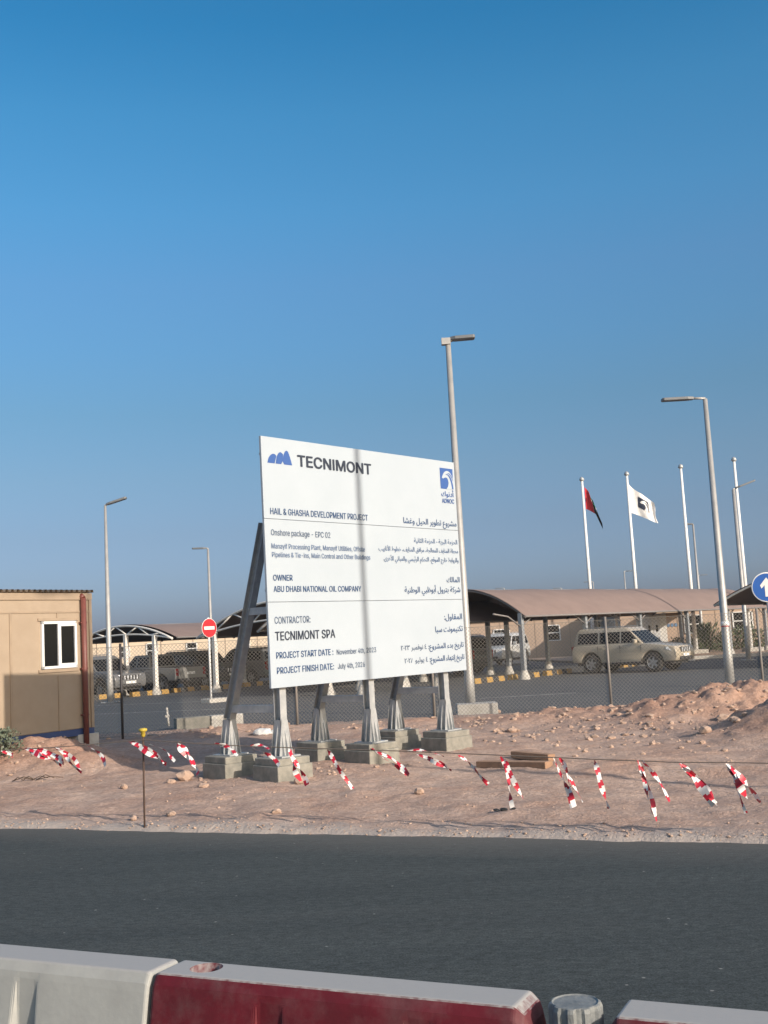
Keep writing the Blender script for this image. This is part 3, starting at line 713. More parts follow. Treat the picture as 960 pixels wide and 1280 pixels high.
def _area(k): return sum(a[0] * b[1] - a[1] * b[0] for a, b in zip(k, k[1:] + k[:1])) / 2
def _inside(p, k):
    c = False
    for a, b in zip(k, k[1:] + k[:1]):
        if (a[1] > p[1]) != (b[1] > p[1]) and p[0] < (b[0] - a[0]) * (p[1] - a[1]) / (b[1] - a[1]) + a[0]: c = not c
    return c
def layers_of(cs):
    """overlapping strokes of one glyph go to layers of their own; holes stay with their outline"""
    if not cs: return []
    sg = _area(max(cs, key=lambda k: abs(_area(k)))) > 0
    outs = [[k] for k in cs if (_area(k) > 0) == sg]
    for k in cs:
        if (_area(k) > 0) != sg:
            for o in outs:
                if _inside(k[0], o[0]): o.append(k); break
    return outs

def latin_mesh(text):
    lay = {}
    x = 0.0
    for ch in text:
        adv, cs = GL[ch]
        for li, grp_ in enumerate(layers_of(cs)):
            for k in grp_: lay.setdefault(li, []).append([(p[0] + x, p[1]) for p in k])
        x += adv / 1000
    vs, fs = [], []
    for li, ks in lay.items():
        c = bpy.data.curves.new('lettering', 'CURVE')
        c.dimensions = '2D'; c.fill_mode = 'FRONT'
        for k in ks:
            sp = c.splines.new('POLY'); sp.points.add(len(k) - 1); sp.use_cyclic_u = True
            for i, p in enumerate(k): sp.points[i].co = (p[0], p[1], 0, 1)
        o = bpy.data.objects.new('lettering', c)
        COL.objects.link(o)
        bpy.context.view_layer.update()
        m = bpy.data.meshes.new_from_object(o.evaluated_get(bpy.context.evaluated_depsgraph_get()))
        n = len(vs)
        vs += [(v.co.x, v.co.y, li) for v in m.vertices]
        fs += [tuple(q + n for q in p.vertices) for p in m.polygons]
        bpy.data.objects.remove(o); bpy.data.curves.remove(c); bpy.data.meshes.remove(m)
    me_ = bpy.data.meshes.new('lettering')
    me_.from_pydata(vs, [], fs)
    return me_

def letter_mesh(text, bold=0.0):
    c = bpy.data.curves.new('lettering', 'FONT')
    c.body = text; c.size = 1.0; c.fill_mode = 'FRONT'; c.resolution_u = 3
    c.offset = bold
    o = bpy.data.objects.new('lettering', c)
    COL.objects.link(o)
    bpy.context.view_layer.update()
    m = bpy.data.meshes.new_from_object(o.evaluated_get(bpy.context.evaluated_depsgraph_get()))
    bpy.data.objects.remove(o); bpy.data.curves.remove(c)
    return m

def lettering(text, x0, x1, z, cap, m, parent, bold=0.0, arabic=False, label=None, y=-.003, lo=None):
    """one line of lettering fitted between x0 and x1, baseline at z"""
    src = letter_mesh(shape_arabic(text)) if arabic else latin_mesh(text)
    ax = [v.co.x for v in src.vertices]
    a, b = min(ax), max(ax)
    k = (x1 - x0) / (b - a); kz = cap / (.70 if arabic else .509)
    mb = MB()
    e = bold * kz * .55                     # heavier weights: the outline laid down several times, slightly shifted
    for q, (dx, dz) in enumerate(((0, 0), (e, 0), (-e, 0), (0, e * .55), (0, -e * .55), (e * .7, e * .45), (-e * .7, -e * .45)) if bold else ((0, 0),)):
        mb.add([(x0 + (v.co.x - a) * k + dx, y - .0006 * q - .0002 * v.co.z, z + v.co.y * kz + dz) for v in src.vertices], [tuple(p.vertices) for p in src.polygons])
    me = mb.build('lettering', m, None, fix=False).data
    o_ = [o for o in COL.objects if o.data is me][0]; bpy.data.objects.remove(o_)
    bpy.data.meshes.remove(src)
    me.materials.clear(); me.materials.append(m)
    o = bpy.data.objects.new('lettering', me)
    COL.objects.link(o); o.parent = parent
    if label: o['label'] = label
    return o

def flat(parent, name, pts, m, y, label=None):
    mb = MB()
    mb.add([(p[0], y, p[1]) for p in pts], [tuple(range(len(pts)))])
    o = mb.build(name, m, parent, fix=False)
    if label: o['label'] = label
    return o

def arc(cx, cy, rx, ry, a0, a1, n=14):
    return [(cx + rx * cos(radians(a0 + (a1 - a0) * i / n)), cy + ry * sin(radians(a0 + (a1 - a0) * i / n))) for i in range(n + 1)]

# emblem of three rounded peaks, top left
def peak_pts(pts, n=10):     # smooth curve through control points (Catmull-Rom)
    out = []
    P = [pts[0]] + list(pts) + [pts[-1]]
    for i in range(1, len(P) - 2):
        for k in range(n):
            t = k / n
            q = []
            for c in (0, 1):
                p0, p1, p2, p3 = P[i - 1][c], P[i][c], P[i + 1][c], P[i + 2][c]
                q.append(.5 * (2 * p1 + (p2 - p0) * t + (2 * p0 - 5 * p1 + 4 * p2 - p3) * t * t + (3 * p1 - p0 - 3 * p2 + p3) * t ** 3))
            out.append(tuple(q))
    out.append(pts[-1])
    return out
lz = 4.374
p1 = peak_pts([(.105, lz), (.135, lz + .075), (.19, lz + .125), (.245, lz + .135), (.285, lz + .11)]) + [(.245, lz)]
p2 = peak_pts([(.262, lz), (.29, lz + .10), (.33, lz + .155), (.375, lz + .17), (.42, lz + .14)]) + [(.40, lz + .04), (.372, lz)]
p3 = peak_pts([(.398, lz + .05), (.435, lz + .155), (.475, lz + .20), (.515, lz + .19), (.55, lz + .12), (.59, lz)]) + [(.43, lz), ]
for p in (p1, p2, p3):
    flat(board, 'peak_emblem', p, M_LOGO, -.003)
lettering('TECNIMONT', .705, 2.298, 4.374, .158, M_NAVY, board, .060, label='bold charcoal company name at top left')
lettering('HAIL & GHASHA DEVELOPMENT PROJECT', .119, 2.161, 3.654, .088, M_BLUE_T, board, .022)
lettering('Onshore package - EPC 02', .115, 1.308, 3.36, .082, M_GREY_L, board, .008)
lettering('Manayif Processing Plant, Manayif Utilities, Offsite', .113, 2.057, 3.177, .070, M_BLUE_L, board, .008)
lettering('Pipelines & Tie-ins, Main Control and Other Buildings', .116, 2.169, 3.058, .068, M_BLUE_L, board, .008)
lettering('OWNER', .119, .493, 2.733, .080, M_BLUE_T, board, .028)
lettering('ABU DHABI NATIONAL OIL COMPANY', .119, 1.927, 2.577, .080, M_BLUE_T, board, .026)
lettering('CONTRACTOR:', .111, .811, 2.141, .094, M_GREY_L, board, .008)
lettering('TECNIMONT SPA', .111, 1.306, 1.912, .118, M_NAVY, board, .034)
lettering('PROJECT START DATE :', .115, 1.247, 1.666, .086, M_BLUE_T, board, .026)
lettering('November 4th, 2023', 1.324, 2.193, 1.664, .074, M_GREY_L, board, .008)
lettering('PROJECT FINISH DATE:', .116, 1.247, 1.460, .086, M_BLUE_T, board, .026)
lettering('July 4th, 2026', 1.334, 1.92, 1.460, .075, M_GREY_L, board, .008)
A = dict(arabic=True)
lettering('مشروع تطوير الحيل وغشا', 3.017, 4.410, 3.655, .092, M_BLUE_T, board, .030, **A)
lettering('الحزمة البرية - الحزمة الثانية', 3.256, 4.402, 3.352, .074, M_BLUE_L, board, .016, **A)
lettering('محطة المنايف للمعالجة، مرافق المنايف، خطوط الأنابيب', 2.377, 4.408, 3.205, .070, M_BLUE_L, board, .016, **A)
lettering('والروابط خارج الموقع، التحكم الرئيسي والمباني الأخرى.', 2.479, 4.404, 3.055, .070, M_BLUE_L, board, .016, **A)
lettering('المالك', 4.051, 4.403, 2.722, .085, M_BLUE_T, board, .030, **A)
lettering('شركة بترول أبوظبي الوطنية', 2.950, 4.405, 2.558, .088, M_BLUE_T, board, .030, **A)
lettering('المقاول:', 3.925, 4.406, 2.112, .090, M_BLUE_T, board, .030, **A)
lettering('تكنيمونت سبا', 3.669, 4.405, 1.915, .090, M_BLUE_T, board, .030, **A)
lettering('تاريخ بدء المشروع:', 3.465, 4.403, 1.655, .082, M_BLUE_T, board, .030, **A)
lettering('٤ نوفمبر ٢٠٢٣', 2.782, 3.420, 1.662, .076, M_GREY_L, board, .016, **A)
lettering('تاريخ إنتهاء المشروع:', 3.480, 4.403, 1.455, .082, M_BLUE_T, board, .030, **A)
lettering('٤ يوليو ٢٠٢٨', 2.853, 3.435, 1.462, .076, M_GREY_L, board, .016, **A)

# falcon emblem, in a unit square
BIRD = peak_pts([(.13, .53), (.20, .66), (.33, .80), (.52, .88), (.72, .84), (.88, .70), (1.0, .50)], 6) + [(1.0, 0.0), (.44, 0.0)] + peak_pts([(.56, .12), (.62, .28), (.60, .44), (.50, .545), (.36, .545), (.22, .49)], 6)
FEATH1 = peak_pts([(.50, .71), (.68, .58), (.80, .36), (.86, .12), (.86, .02)], 6) + peak_pts([(.98, .02), (.96, .20), (.88, .46), (.74, .64), (.56, .73)], 6)
FEATH2 = peak_pts([(.52, .76), (.68, .73), (.84, .60), (.97, .40)], 6) + peak_pts([(.985, .44), (.88, .64), (.70, .78)], 6)
EYE_D = arc(.47, .70, .035, .03, 0, 330, 8)
def emblem(parent, fx, m_bg, m_fg, lvl):
    """fx(u, v, level) -> point"""
    def poly(pts, l, m, name):
        mb = MB()
        ps = [fx(p[0], p[1], l) for p in pts]
        mb.add(ps, [tuple(range(len(ps)))])
        mb.build(name, m, parent, fix=False)
    poly([(0, 0), (1, 0), (1, 1), (0, 1)], 0, m_bg, 'emblem_square')
    poly(BIRD, 1, m_fg, 'emblem_bird')
    poly(FEATH1, 2, m_bg, 'emblem_feather')
    poly(FEATH2, 2, m_bg, 'emblem_feather')
    poly(EYE_D, 2, m_bg, 'emblem_eye')
emblem(board, lambda a, b, l: (4.043 + a * .353, -.003 - .002 * l, 4.275 + b * .35), M_LOGO, M_BOARD, 0)
lettering('أدنوك', 4.05, 4.382, 4.15, .085, M_LOGO, board, .04, arabic=True)
lettering('ADNOC', 4.058, 4.386, 4.038, .072, M_LOGO, board, .03)

# ------------------------------------------------------------------ site cabin
CW = Vector((.56, .83, 0)); CW.normalize()
CC = Vector((-5.97, 22.46, 0))                       # front right corner
CN = Vector((CW.y, -CW.x, 0))
CL, CDP = 6.0, 2.45
cabin = thing('site_cabin', 'cream portable site cabin raised on concrete blocks with sliding window', 'cabin', CC - CW * CL, atan2(CW.y, CW.x))
CB, CT = .44, 3.08
def cab(px, py):                                     # pixel -> local x, z on the front face
    p = on_plane(px, py, CC, CN)
    return (p - (CC - CW * CL)).dot(CW), p.z
mb = MB(); mb.box((CL / 2, CDP / 2, (CB + CT) / 2), (CL, CDP, CT - CB)); mb.build('wall', M_CABIN, cabin, bevel=.015)
mb = MB(); mb.box((CL / 2, CDP / 2, .375), (CL + .02, CDP + .02, .13)); mb.build('base_frame', M_BLUE_STEEL, cabin)
mb = MB()                                            # corrugated roof sheet with open ribs at the eave
n = int(CL / .125)
prof = []
for i in range(n):
    x = -.04 + (CL + .08) * i / n; w = (CL + .08) / n
    prof += [(x, .0), (x + w * .40, .0), (x + w * .5, .05), (x + w * .9, .05)]
prof.append((CL + .04, 0))
pv = [(p[0], -.05, CT + .022 + p[1]) for p in prof] + [(p[0], CDP + .05, CT + .022 + p[1]) for p in prof]
k = len(prof)
mb.add(pv, [(i, i + 1, k + i + 1, k + i) for i in range(k - 1)])
pv2 = [(p[0], -.05, CT + .018 + p[1]) for p in prof] + [(p[0], CDP + .05, CT + .018 + p[1]) for p in prof]
mb.add(pv2, [(i, k + i, k + i + 1, i + 1) for i in range(k - 1)])
mb.build('roof', M_CABIN_T, cabin, fix=False)
mb = MB(); mb.box((CL / 2, -.012, CT - .06), (CL + .03, .03, .13)); mb.box((CL / 2, -.008, 2.72), (CL, .014, .035))
for px in (13, 72):
    x, _ = cab(px, 800)
    zt = 2.74 if px == 13 else 2.70
    if px == 13: mb.box((x, -.008, (CB + 2.7) / 2), (.05, .014, 2.7 - CB))
    else:
        mb.box((x, -.008, 2.60), (.03, .014, .2)); mb.box((x, -.008, (CB + 1.5) / 2), (.03, .014, 1.5 - CB))
mb.box((CL - .03, -.010, (CB + CT - .13) / 2), (.07, .03, CT - .13 - CB))
mb.build('wall_batten', M_CABIN_T, cabin)
x0, zt = cab(50, 777); x1, zb = cab(95, 834)
win = MB()
for (a, b, c, d) in ((x0, x1, zt - .05, zt), (x0, x1, zb, zb + .05), (x0, x0 + .05, zb, zt), (x1 - .05, x1, zb, zt)):
    win.box(((a + b) / 2, -.02, (c + d) / 2), (b - a, .06, d - c))
xm = (x0 + x1) / 2
win.box((xm, -.025, (zt + zb) / 2), (.07, .05, zt - zb - .1))
win.box((xm + (x1 - xm) / 2, -.03, zt - .075), ((x1 - xm) - .04, .03, .045)); win.box((xm + (x1 - xm) / 2, -.03, zb + .07), ((x1 - xm) - .04, .03, .045))
w = win.build('window', M_FRAME, cabin)
for a, b in ((x0 + .05, xm - .035), (xm + .035, x1 - .05)):
    mb = MB(); mb.box(((a + b) / 2, -.006, (zt + zb) / 2), (b - a, .02, zt - zb - .1)); mb.build('pane', M_GLASS, w)
for (a, b, c, d) in ((x0 - .06, x1 + .06, zt + .01, zt + .06), (x0 - .06, x1 + .06, zb - .07, zb - .01)):
    mb = MB(); mb.box(((a + b) / 2, -.01, (c + d) / 2), (b - a, .03, d - c)); mb.build('window_trim', M_CABIN_T, cabin)
xp, _ = cab(102, 790)
mb = MB(); mb.tube([(xp, -.07, .06), (xp, -.07, CT - .10)], .055, 12); mb.tube([(xp, -.07, CT - .10), (xp, -.0, CT - .04)], .055, 12)
for z in (.7, 1.6, 2.5): mb.box((xp, -.04, z), (.15, .08, .03))
mb.build('drain_pipe', M_PIPE, cabin)

M_CONC_G = M_CONC_L
for i, (s, lab) in enumerate(((.15, 'grey concrete block under the right corner of the cream cabin'), (1.95, 'pale concrete block under the cream cabin at the picture edge'), (4.2, 'concrete block under the far end of the cream cabin'))):
    mb = MB(); mb.box((0, 0, .15), (.52, .42, .34 + .1))
    o = mb.build('concrete_block', M_CONC_L, bevel=.012)
    p = CC - CW * s - CN * .18
    o.location = (p.x, p.y, height(p.x, p.y) * .3 - .06)
    o.rotation_euler = (0, 0, atan2(CW.y, CW.x))
    tag(o, lab, 'block', 'blocks under the cabin')

# ------------------------------------------------------------------ chain link fence
fence = thing('chain_link_fence', 'grey chain link fence with thin posts running behind the sign board', 'fence')
FP = [Vector((-7.0, 24.45, 0)), Vector((-5.87, 24.45, 0)), Vector((-2.1, 24.4, 0)), Vector((.85, 24.45, 0)), Vector((4.6, 24.16, 0)), Vector((7.8, 24.0, 0)), Vector((11.2, 23.8, 0)), Vector((14.5, 23.6, 0))]
FH = 2.05
mb = MB()
for i in range(len(FP) - 1):
    A, B = FP[i], FP[i + 1]
    L = (B - A).length; d = (B - A) / L
    side = Vector((-d.y, d.x, 0))
    pitch, zb, zt, r = .082, .06, FH - .06, .0033
    Hh = zt - zb
    for sgn in (1, -1):
        s = -Hh
        while s < L:
            a0, a1 = max(0, s), min(L, s + Hh)
            if a1 - a0 > .02:
                za, zc = zb + (a0 - s), zb + (a1 - s)
                if sgn < 0: za, zc = zt - (a0 - s), zt - (a1 - s)
                p, q = A + d * a0 + Vector((0, 0, za)), A + d * a1 + Vector((0, 0, zc))
                t = (q - p).normalized(); nn = t.cross(side).normalized()
                off = [nn * r + side * r * .6 * sgn, -nn * r + side * r * .6 * sgn, side * (-r) * 1.2 + side * r * .6 * sgn]
                mb.add([p + o for o in off] + [q + o for o in off], [(0, 1, 4, 3), (1, 2, 5, 4), (2, 0, 3, 5)])
            s += pitch
mesh_o = mb.build('wire_mesh', M_FENCE, fence, fix=False)
for z in (.08, FH - .05):
    mb = MB(); mb.tube([p + Vector((0, -.01, z)) for p in FP], .005, 4); mb.build('tension_wire', M_FENCE, fence)
for i, p in enumerate(FP[1:-1]):
    mb = MB(); mb.tube([p + Vector((0, -.03, -.1)), p + Vector((0, -.03, FH + .02))], .028, 8)
    o = mb.build('post', M_FPOST_D if i == 0 else M_FPOST, fence)

# ------------------------------------------------------------------ street lamps
def street_lamp(base, h, ang, arm, head, label, r0=.085, r1=.045, tilt=.06, knob=False, plinth=False, off=None, group='street lamps'):
    t = thing('street_lamp', label, 'street lamp', base, ang, group)
    b0 = .0
    mb = MB(); mb.tube([(0, 0, b0), (0, 0, .9), (0, 0, .95), (0, 0, h)], [r0 * 1.12, r0 * 1.10, r0, r1], 10); mb.build('pole', M_POLE, t)
    mb = MB(); mb.box((0, 0, b0 + .015), (r0 * 5, r0 * 5, .03)); mb.build('base_plate', M_STEEL_DARK, t)
    mb = MB()
    if knob: mb.tube([(-.12, 0, h - .02), (arm + .05, 0, h + .02 + tilt * arm)], .06, 8); mb.box((-.05, 0, h - .02), (.22, .17, .16))
    else: mb.tube([(0, 0, h - .06), (0, 0, h + .02), (arm + .05, 0, h + .04 + tilt * arm)], .04, 8)
    mb.build('arm', M_POLE, t)
    mb = MB()
    a = Vector((arm, 0, h + .04 + tilt * arm)); e = Vector((arm + head, 0, h + .04 + tilt * (arm + head)))
    w = .14
    o = [(0, -w * .55), (head * .2, -w), (head * .95, -w), (head, -w * .7), (head, w * .7), (head * .95, w), (head * .2, w), (0, w * .55)]
    mb.prism([(a.x + p, q, a.z - .045 + tilt * p) for p, q in o], (0, 0, .085))
    mb.build('lamp_head', M_HEAD, t, bevel=.012, seg=1)
    return t
def lamp_px(bpx, bpy, Y, topy, **k):
    r = ray(bpx, bpy)
    if Y is None: p = gnd(bpx, bpy, -.04)
    else: p = Vector((r.x / r.y * Y, Y, -.04))
    # height from the picture row of its top above the eye line
    x = p.x
    hh = None
    lo, hi = 2.0, 20.0
    for _ in range(40):
        mid = (lo + hi) / 2
        if proj(x, p.y, mid)[1] > topy: lo = mid
        else: hi = mid
    return p, (lo + hi) / 2
def proj(x, y, z):
    z -= EYE
    f = y * cos(PITCH) + z * sin(PITCH); yy = -y * sin(PITCH) + z * cos(PITCH)
    X, Yv = x / f, yy / f
    c, s = cos(ROLL), sin(ROLL)
    return 480 + FPX * (c * X - s * Yv), 640 - FPX * (s * X + c * Yv)

p, h = lamp_px(138, 878, None, 631)
street_lamp(p, h, 0, .05, .82, 'grey street lamp just right of the cream cabin, its head tilted up', r0=.12, r1=.05, tilt=.28)
p, h = lamp_px(266, 850, 64, 685)
street_lamp(p, h, pi, .1, .8, 'thin distant street lamp rising behind the red no entry sign', r0=.10, r1=.06, tilt=.02)
p, h = lamp_px(589, 893, None, 424)
L3 = street_lamp(p, h, 0, .05, .62, 'tall street lamp on concrete plinth right behind the sign board', r0=.11, r1=.065, tilt=.03, knob=True)
mb = MB(); mb.box((.12, -.28, .10), (.95, .62, .36)); o = mb.build('plinth', M_CONC_L, L3, bevel=.015)
p, h = lamp_px(913, 857, None, 497)
L4 = street_lamp(p, h, pi, .35, .95, 'tall street lamp with long arm pointing left, near right picture edge', r0=.125, r1=.07, tilt=0)
mb = MB(); mb.tube([(0, 0, 1.72), (0, 0, 1.86)], .128, 12); mb.build('number_band', M_WHITE, L4)
mb = MB(); mb.tube([(0, 0, 1.71), (0, 0, 1.735)], .1295, 12); mb.build('red_band', M_REDSIGN, L4)
p, h = lamp_px(936, 825, None, 611)
street_lamp(p, h, 0, .1, .95, 'street lamp behind the flagpoles with short head tilted up to the right', r0=.11, r1=.08, tilt=.33)
p, h = lamp_px(880, 815, 70, 655)
street_lamp(p, h, pi, .0, .55, 'small lamp between the two bare flagpoles, head pointing left', r0=.09, r1=.06, tilt=.06)
far = [(786, 714, 124, 0, 'tiny far lamp seen beside the white flag pole'), (746, 727, 147, pi, 'tiny far lamp seen just right of the drooping red flag pole'), (879, 719, 150, 0, 'tiny far lamp standing between the bare poles above the canopy'), (634, 735, 152, pi, 'tiny far lamp left above the canopy next to the sign board'), (706, 735, 158, pi, 'tiny far lamp above the canopy left of the flag poles')]
far0 = None
for (px, ty, Y, ang, lab) in far:
    p, h = lamp_px(px, 790, Y, ty)
    far0 = street_lamp(p, h, ang, .2, 1.0, lab, r0=.10, r1=.07, tilt=.0)
# the lamp beside the road, out of frame to the right, whose shadow crosses the board
street_lamp((9.59, 6.98, -.05), 12.2, radians(-112), .4, 1.0, 'roadside street lamp whose shadow crosses the white board', r0=.072, r1=.055, tilt=.05)

# ------------------------------------------------------------------ traffic signs
ne = gnd(265, 878, -.04)
t = thing('no_entry_sign', 'round red no entry sign with white bar on thin post', 'traffic sign', ne, atan2(-.66, .75) + pi / 2)
mb = MB(); mb.tube([(0, .04, 0), (0, .04, 3.0)], .038, 8); mb.build('post', M_WHITE, t)
mb = MB(); mb.box((.12, .0, .06), (.85, .5, .16)); mb.build('footing', M_CONC_L, t, bevel=.02)
SZ = None
lo, hi = 1, 6
for _ in range(40):
    m_ = (lo + hi) / 2
    if proj(ne.x, ne.y, m_)[1] > 785: lo = m_
    else: hi = m_
SZ = lo + .04
R_ = .33
mb = MB(); mb.prism([(R_ * cos(a * pi / 20), 0, SZ + R_ * sin(a * pi / 20)) for a in range(40)], (0, .012, 0)); mb.build('disc', M_REDSIGN, t)
mb = MB(); mb.box((0, -.004, SZ), (R_ * 1.42, .006, R_ * .34)); mb.build('white_bar', M_WHITE, t)
mb = MB(); mb.lathe([(R_ - .002, -.003), (R_ + .012, -.003), (R_ + .012, .014), (R_ - .002, .014)], (0, 0, SZ), 'Y', 40); mb.build('rim', M_WHITE, t)

ab = on_plane(958.5, 734, Vector((0, 30, 0)), Vector((0, 1, 0)))
t = thing('direction_sign', 'round blue traffic sign with white upward arrow at right edge', 'traffic sign', (ab.x, ab.y, -.04), radians(-8))
AZ = ab.z + .04; R_ = .40
mb = MB(); mb.tube([(0, .04, 0), (0, .04, AZ + .2)], .04, 8); mb.build('post', M_POLE, t)
mb = MB(); mb.prism([(R_ * cos(a * pi / 24), 0, AZ + R_ * sin(a * pi / 24)) for a in range(48)], (0, .012, 0)); mb.build('disc', M_BLUESIGN, t)
mb = MB(); mb.lathe([(R_ - .03, -.002), (R_, -.002), (R_, .013), (R_ - .002, .013)], (0, 0, AZ), 'Y', 48); mb.build('rim', M_WHITE, t)
ar = [(-.055, -.25), (.055, -.25), (.055, .06), (.14, -.03), (.17, .06), (0, .26), (-.17, .06), (-.14, -.03), (-.055, .06)]
mb = MB(); mb.prism([(a, -.006, AZ + b) for a, b in ar], (0, .005, 0)); mb.build('arrow', M_WHITE, t)

# ------------------------------------------------------------------ carports
def carport(label, origin, span, h0, rise, length, posts, truss=True, bay=5.0, overhang=.0, skew=.5, y_post=(1.2,), lit=True, group='carport canopies'):
    """local x runs along U, local y along V (away); origin at the near springing of its first end"""
    t = thing('carport', label, 'carport', origin, UANG, group)
    n = 18
    def zc(y):
        k = y / span
        if k < skew: q = (k / skew) - 1
        else: q = (k - skew) / (1 - skew)
        return h0 + rise * (1 - q * q)
    nb = max(1, int(round(length / bay)))
    nl = nb * 6
    mb = MB()
    vs, fs = [], []
    for i in range(nl + 1):
        x = length * i / nl
        sagk = .05 * sin(pi * ((i % 6) / 6.0))
        for j in range(n + 1):
            y = span * j / n
            vs.append((x, y, zc(y) - sagk * sin(pi * j / n)))
    for i in range(nl):
        for j in range(n):
            a = i * (n + 1) + j
            fs.append((a, a + 1, a + n + 2, a + n + 1))
    mb.add(vs, fs, 0, True)
    top = len(vs)
    mb.add([(v[0], v[1], v[2] - .02) for v in vs], [tuple(reversed(f)) for f in fs], 0, True)
    mb.build('canopy', M_CANOPY, t, fix=False)
    for b in range(nb + 1):
        x = .06 + b * (length - .12) / nb
        if b == 0 and truss: x = -.24             # the end truss stands clear of the fabric
        mt = M_TRUSS_LIT if b == 0 and lit else M_TRUSS_SHADE  # sunlit copy on the first end, shaded copy on the rest
        pts = [Vector((x, span * j / n, zc(span * j / n) - .07)) for j in range(n + 1)]
        mb = MB()
        mb.tube(pts, .05, 6)
        if truss:
            low = [Vector((x, span * j / n, h0 - .05 + (zc(span * j / n) - h0) * .42)) for j in range(n + 1)]
            mb.tube(low, .045, 6)
            for j in range(2, n - 2, 2):
                a_, b_ = (j, j + 2) if (j // 2) % 2 else (j, j + 2)
                mb.tube([pts[a_] if (j // 2) % 2 else low[a_], low[b_] if (j // 2) % 2 else pts[b_]], .035, 5)
        mb.build('truss', mt, t)
        for yp in y_post:
            mb = MB(); zz = zc(yp) - .08
            if truss: zz = h0 - .05 + (zc(yp) - h0) * .42
            mb.box((x, yp, zz / 2), (.17, .17, zz))
            o = mb.build('post', M_TRUSS_LIT if lit and b == 0 else M_STEEL_DARK, t)  # sunlit tone at the first end, darker tone as painted shade elsewhere
            mb = MB(); mb.lathe([(.24, 0), (.22, .1), (.13, .34), (.12, .36)], (x, yp, 0), 'Z', 10); mb.build('post_foot', M_CONC_L, o)
            if not truss:
                for s in (-1, 1):
                    mb = MB()
                    mb.tube([(x, yp, zz - .55), (x + s * .9, yp, zz - .12), (x + s * 1.9, yp, zz + .0)], .035, 6)
                    mb.build('bracket', M_TRUSS_SHADE, o)
    for y, z in ((.02, h0 - .03), (span - .02, h0 - .03), (span * skew, zc(span * skew) - .06)):
        mb = MB(); mb.tube([(0.02, y, z), (length - .02, y, z)], .045, 6); mb.build('purlin', M_TRUSS_SHADE, t)
    return t
ZP = -.045
A0 = Vector((-10.4, 50.5, ZP)) - V * 1.25
carport('arched tan carport canopy just right of the cream cabin', A0, 7.4, 2.50, .72, 15.0, None, y_post=(1.25, 3.35))
A1 = Vector((-8.45, 50.1, ZP)) - V * 11.0
carport('largest arched tan carport, its truss end left of the sign board', A1, 11.0, 2.44, 1.38, 10.0, None, y_post=(1.4, 9.8))
A2 = Vector((5.19, 45.03, ZP)) - V * .25
carport('long tan carport canopy right of the sign board, behind beige car', A2, 7.2, 2.52, 1.28, 25.0, None, truss=False, y_post=(.25, 5.4), skew=.45, lit=False)
A3 = Vector((12.75, 44.3, ZP)) - V * 8.2
carport('tan carport canopy cut off by the right picture edge, dark beneath', A3, 8.2, 2.55, 1.12, 15.0, None, truss=False, y_post=(1.2,), skew=.5)

carport('small carport hidden behind the sign board, its white post feet below it', Vector((5.19, 45.03, ZP)) - U * 8.35 + V * .2, 6.2, 2.5, 1.0, 4.4, None, truss=False, y_post=(1.0, 2.6), bay=2.2)

# wheel stops
def wheel_stop(loc, label):
    t = thing('wheel_stop', label, 'wheel stop', loc, UANG, 'yellow and black wheel stops')
    for k in range(5):
        mb = MB()
        x0, x1 = -1.0 + .4 * k, -1.0 + .4 * (k + 1)
        mb.prism([(x0, -.13, 0), (x0, .13, 0), (x0, .09, .20), (x0, -.09, .20)], (x1 - x0, 0, 0))
        mb.build('yellow_segment' if k % 2 == 0 else 'black_segment', M_YELLOW if k % 2 == 0 else M_KBLACK, t)
    return t
WS = [(127, 874, 'wheel stop at the base of the first carport beside the cabin lamp'), (187, 869, 'wheel stop beside the white footed carport post'), (237, 864, 'wheel stop just left of the no entry sign post'), (281, 861, 'wheel stop just right of the no entry sign post'), (323, 857, 'wheel stop at the left edge of the sign board'), (610, 853, 'wheel stop nearest right of the sign board lamp'), (655, 848, 'wheel stop at the foot of the canopy corner post'), (697, 843, 'wheel stop behind the beige car rear wheel'), (790, 833, 'wheel stop seen under the beige car')]
for (px, py, lab) in WS:
    wheel_stop(gnd(px, py, ZP), lab)
for (q, lab) in ((.4, 'wheel stop seen left of the centre front post under the board'), (5.8, 'wheel stop seen under the sign board right half')):
    pass

# ------------------------------------------------------------------ vehicles
def paint(name, c):
    return mat(name, c, tuple(x * .93 for x in c), 2, .32, 0.0, coat=.4)
P_CHAMP = paint('paint_champagne', (.45, .39, .30))
P_WHITE = paint('paint_white', (.50, .50, .48))
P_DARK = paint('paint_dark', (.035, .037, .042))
P_SILV_SHADE = paint('paint_silver_shade', (.13, .135, .14))  # silver darkened, the shade under the canopies put into the paint
P_GREY_SHADE = paint('paint_grey_shade', (.21, .21, .20))  # pale cars toned down to grey to stand in for canopy shade

def arch_pts(cx, r, zb, n=8):
    a0 = math.acos(min(1, max(-1, -(0.39 - zb) / r))) if False else 0
    th = math.asin(min(1.0, (0.40 - zb) / r)) if r > (0.40 - zb) else pi / 2
    # from the front foot of the arch over the top to the rear foot
    return [(cx + r * cos(-th + (pi + 2 * th) * k / n), .40 + r * sin(-th + (pi + 2 * th) * k / n)) for k in range(n + 1)]

def side_shell(mb, outline, hw, mi=0, narrow=None):
    """closed side outline (x, z) swept across the width, split into strips so it can be rounded"""
    n = len(outline)
    lay = [(-1, .0), (-.93, 0), (.93, 0), (1, 0)]
    def P(x, z, t):
        w = hw * (narrow(x, z) if narrow else 1)
        return Vector((x, t * w, z))
    A = [P(x, z, -1) for x, z in outline]; B = [P(x, z, 1) for x, z in outline]
    mb.add(A, [tuple(range(n))], mi); mb.add(B, [tuple(reversed(range(n)))], mi)
    vs = A + B
    mb.add(vs, [(i, n + i, n + (i + 1) % n, (i + 1) % n) for i in range(n)], mi, False)

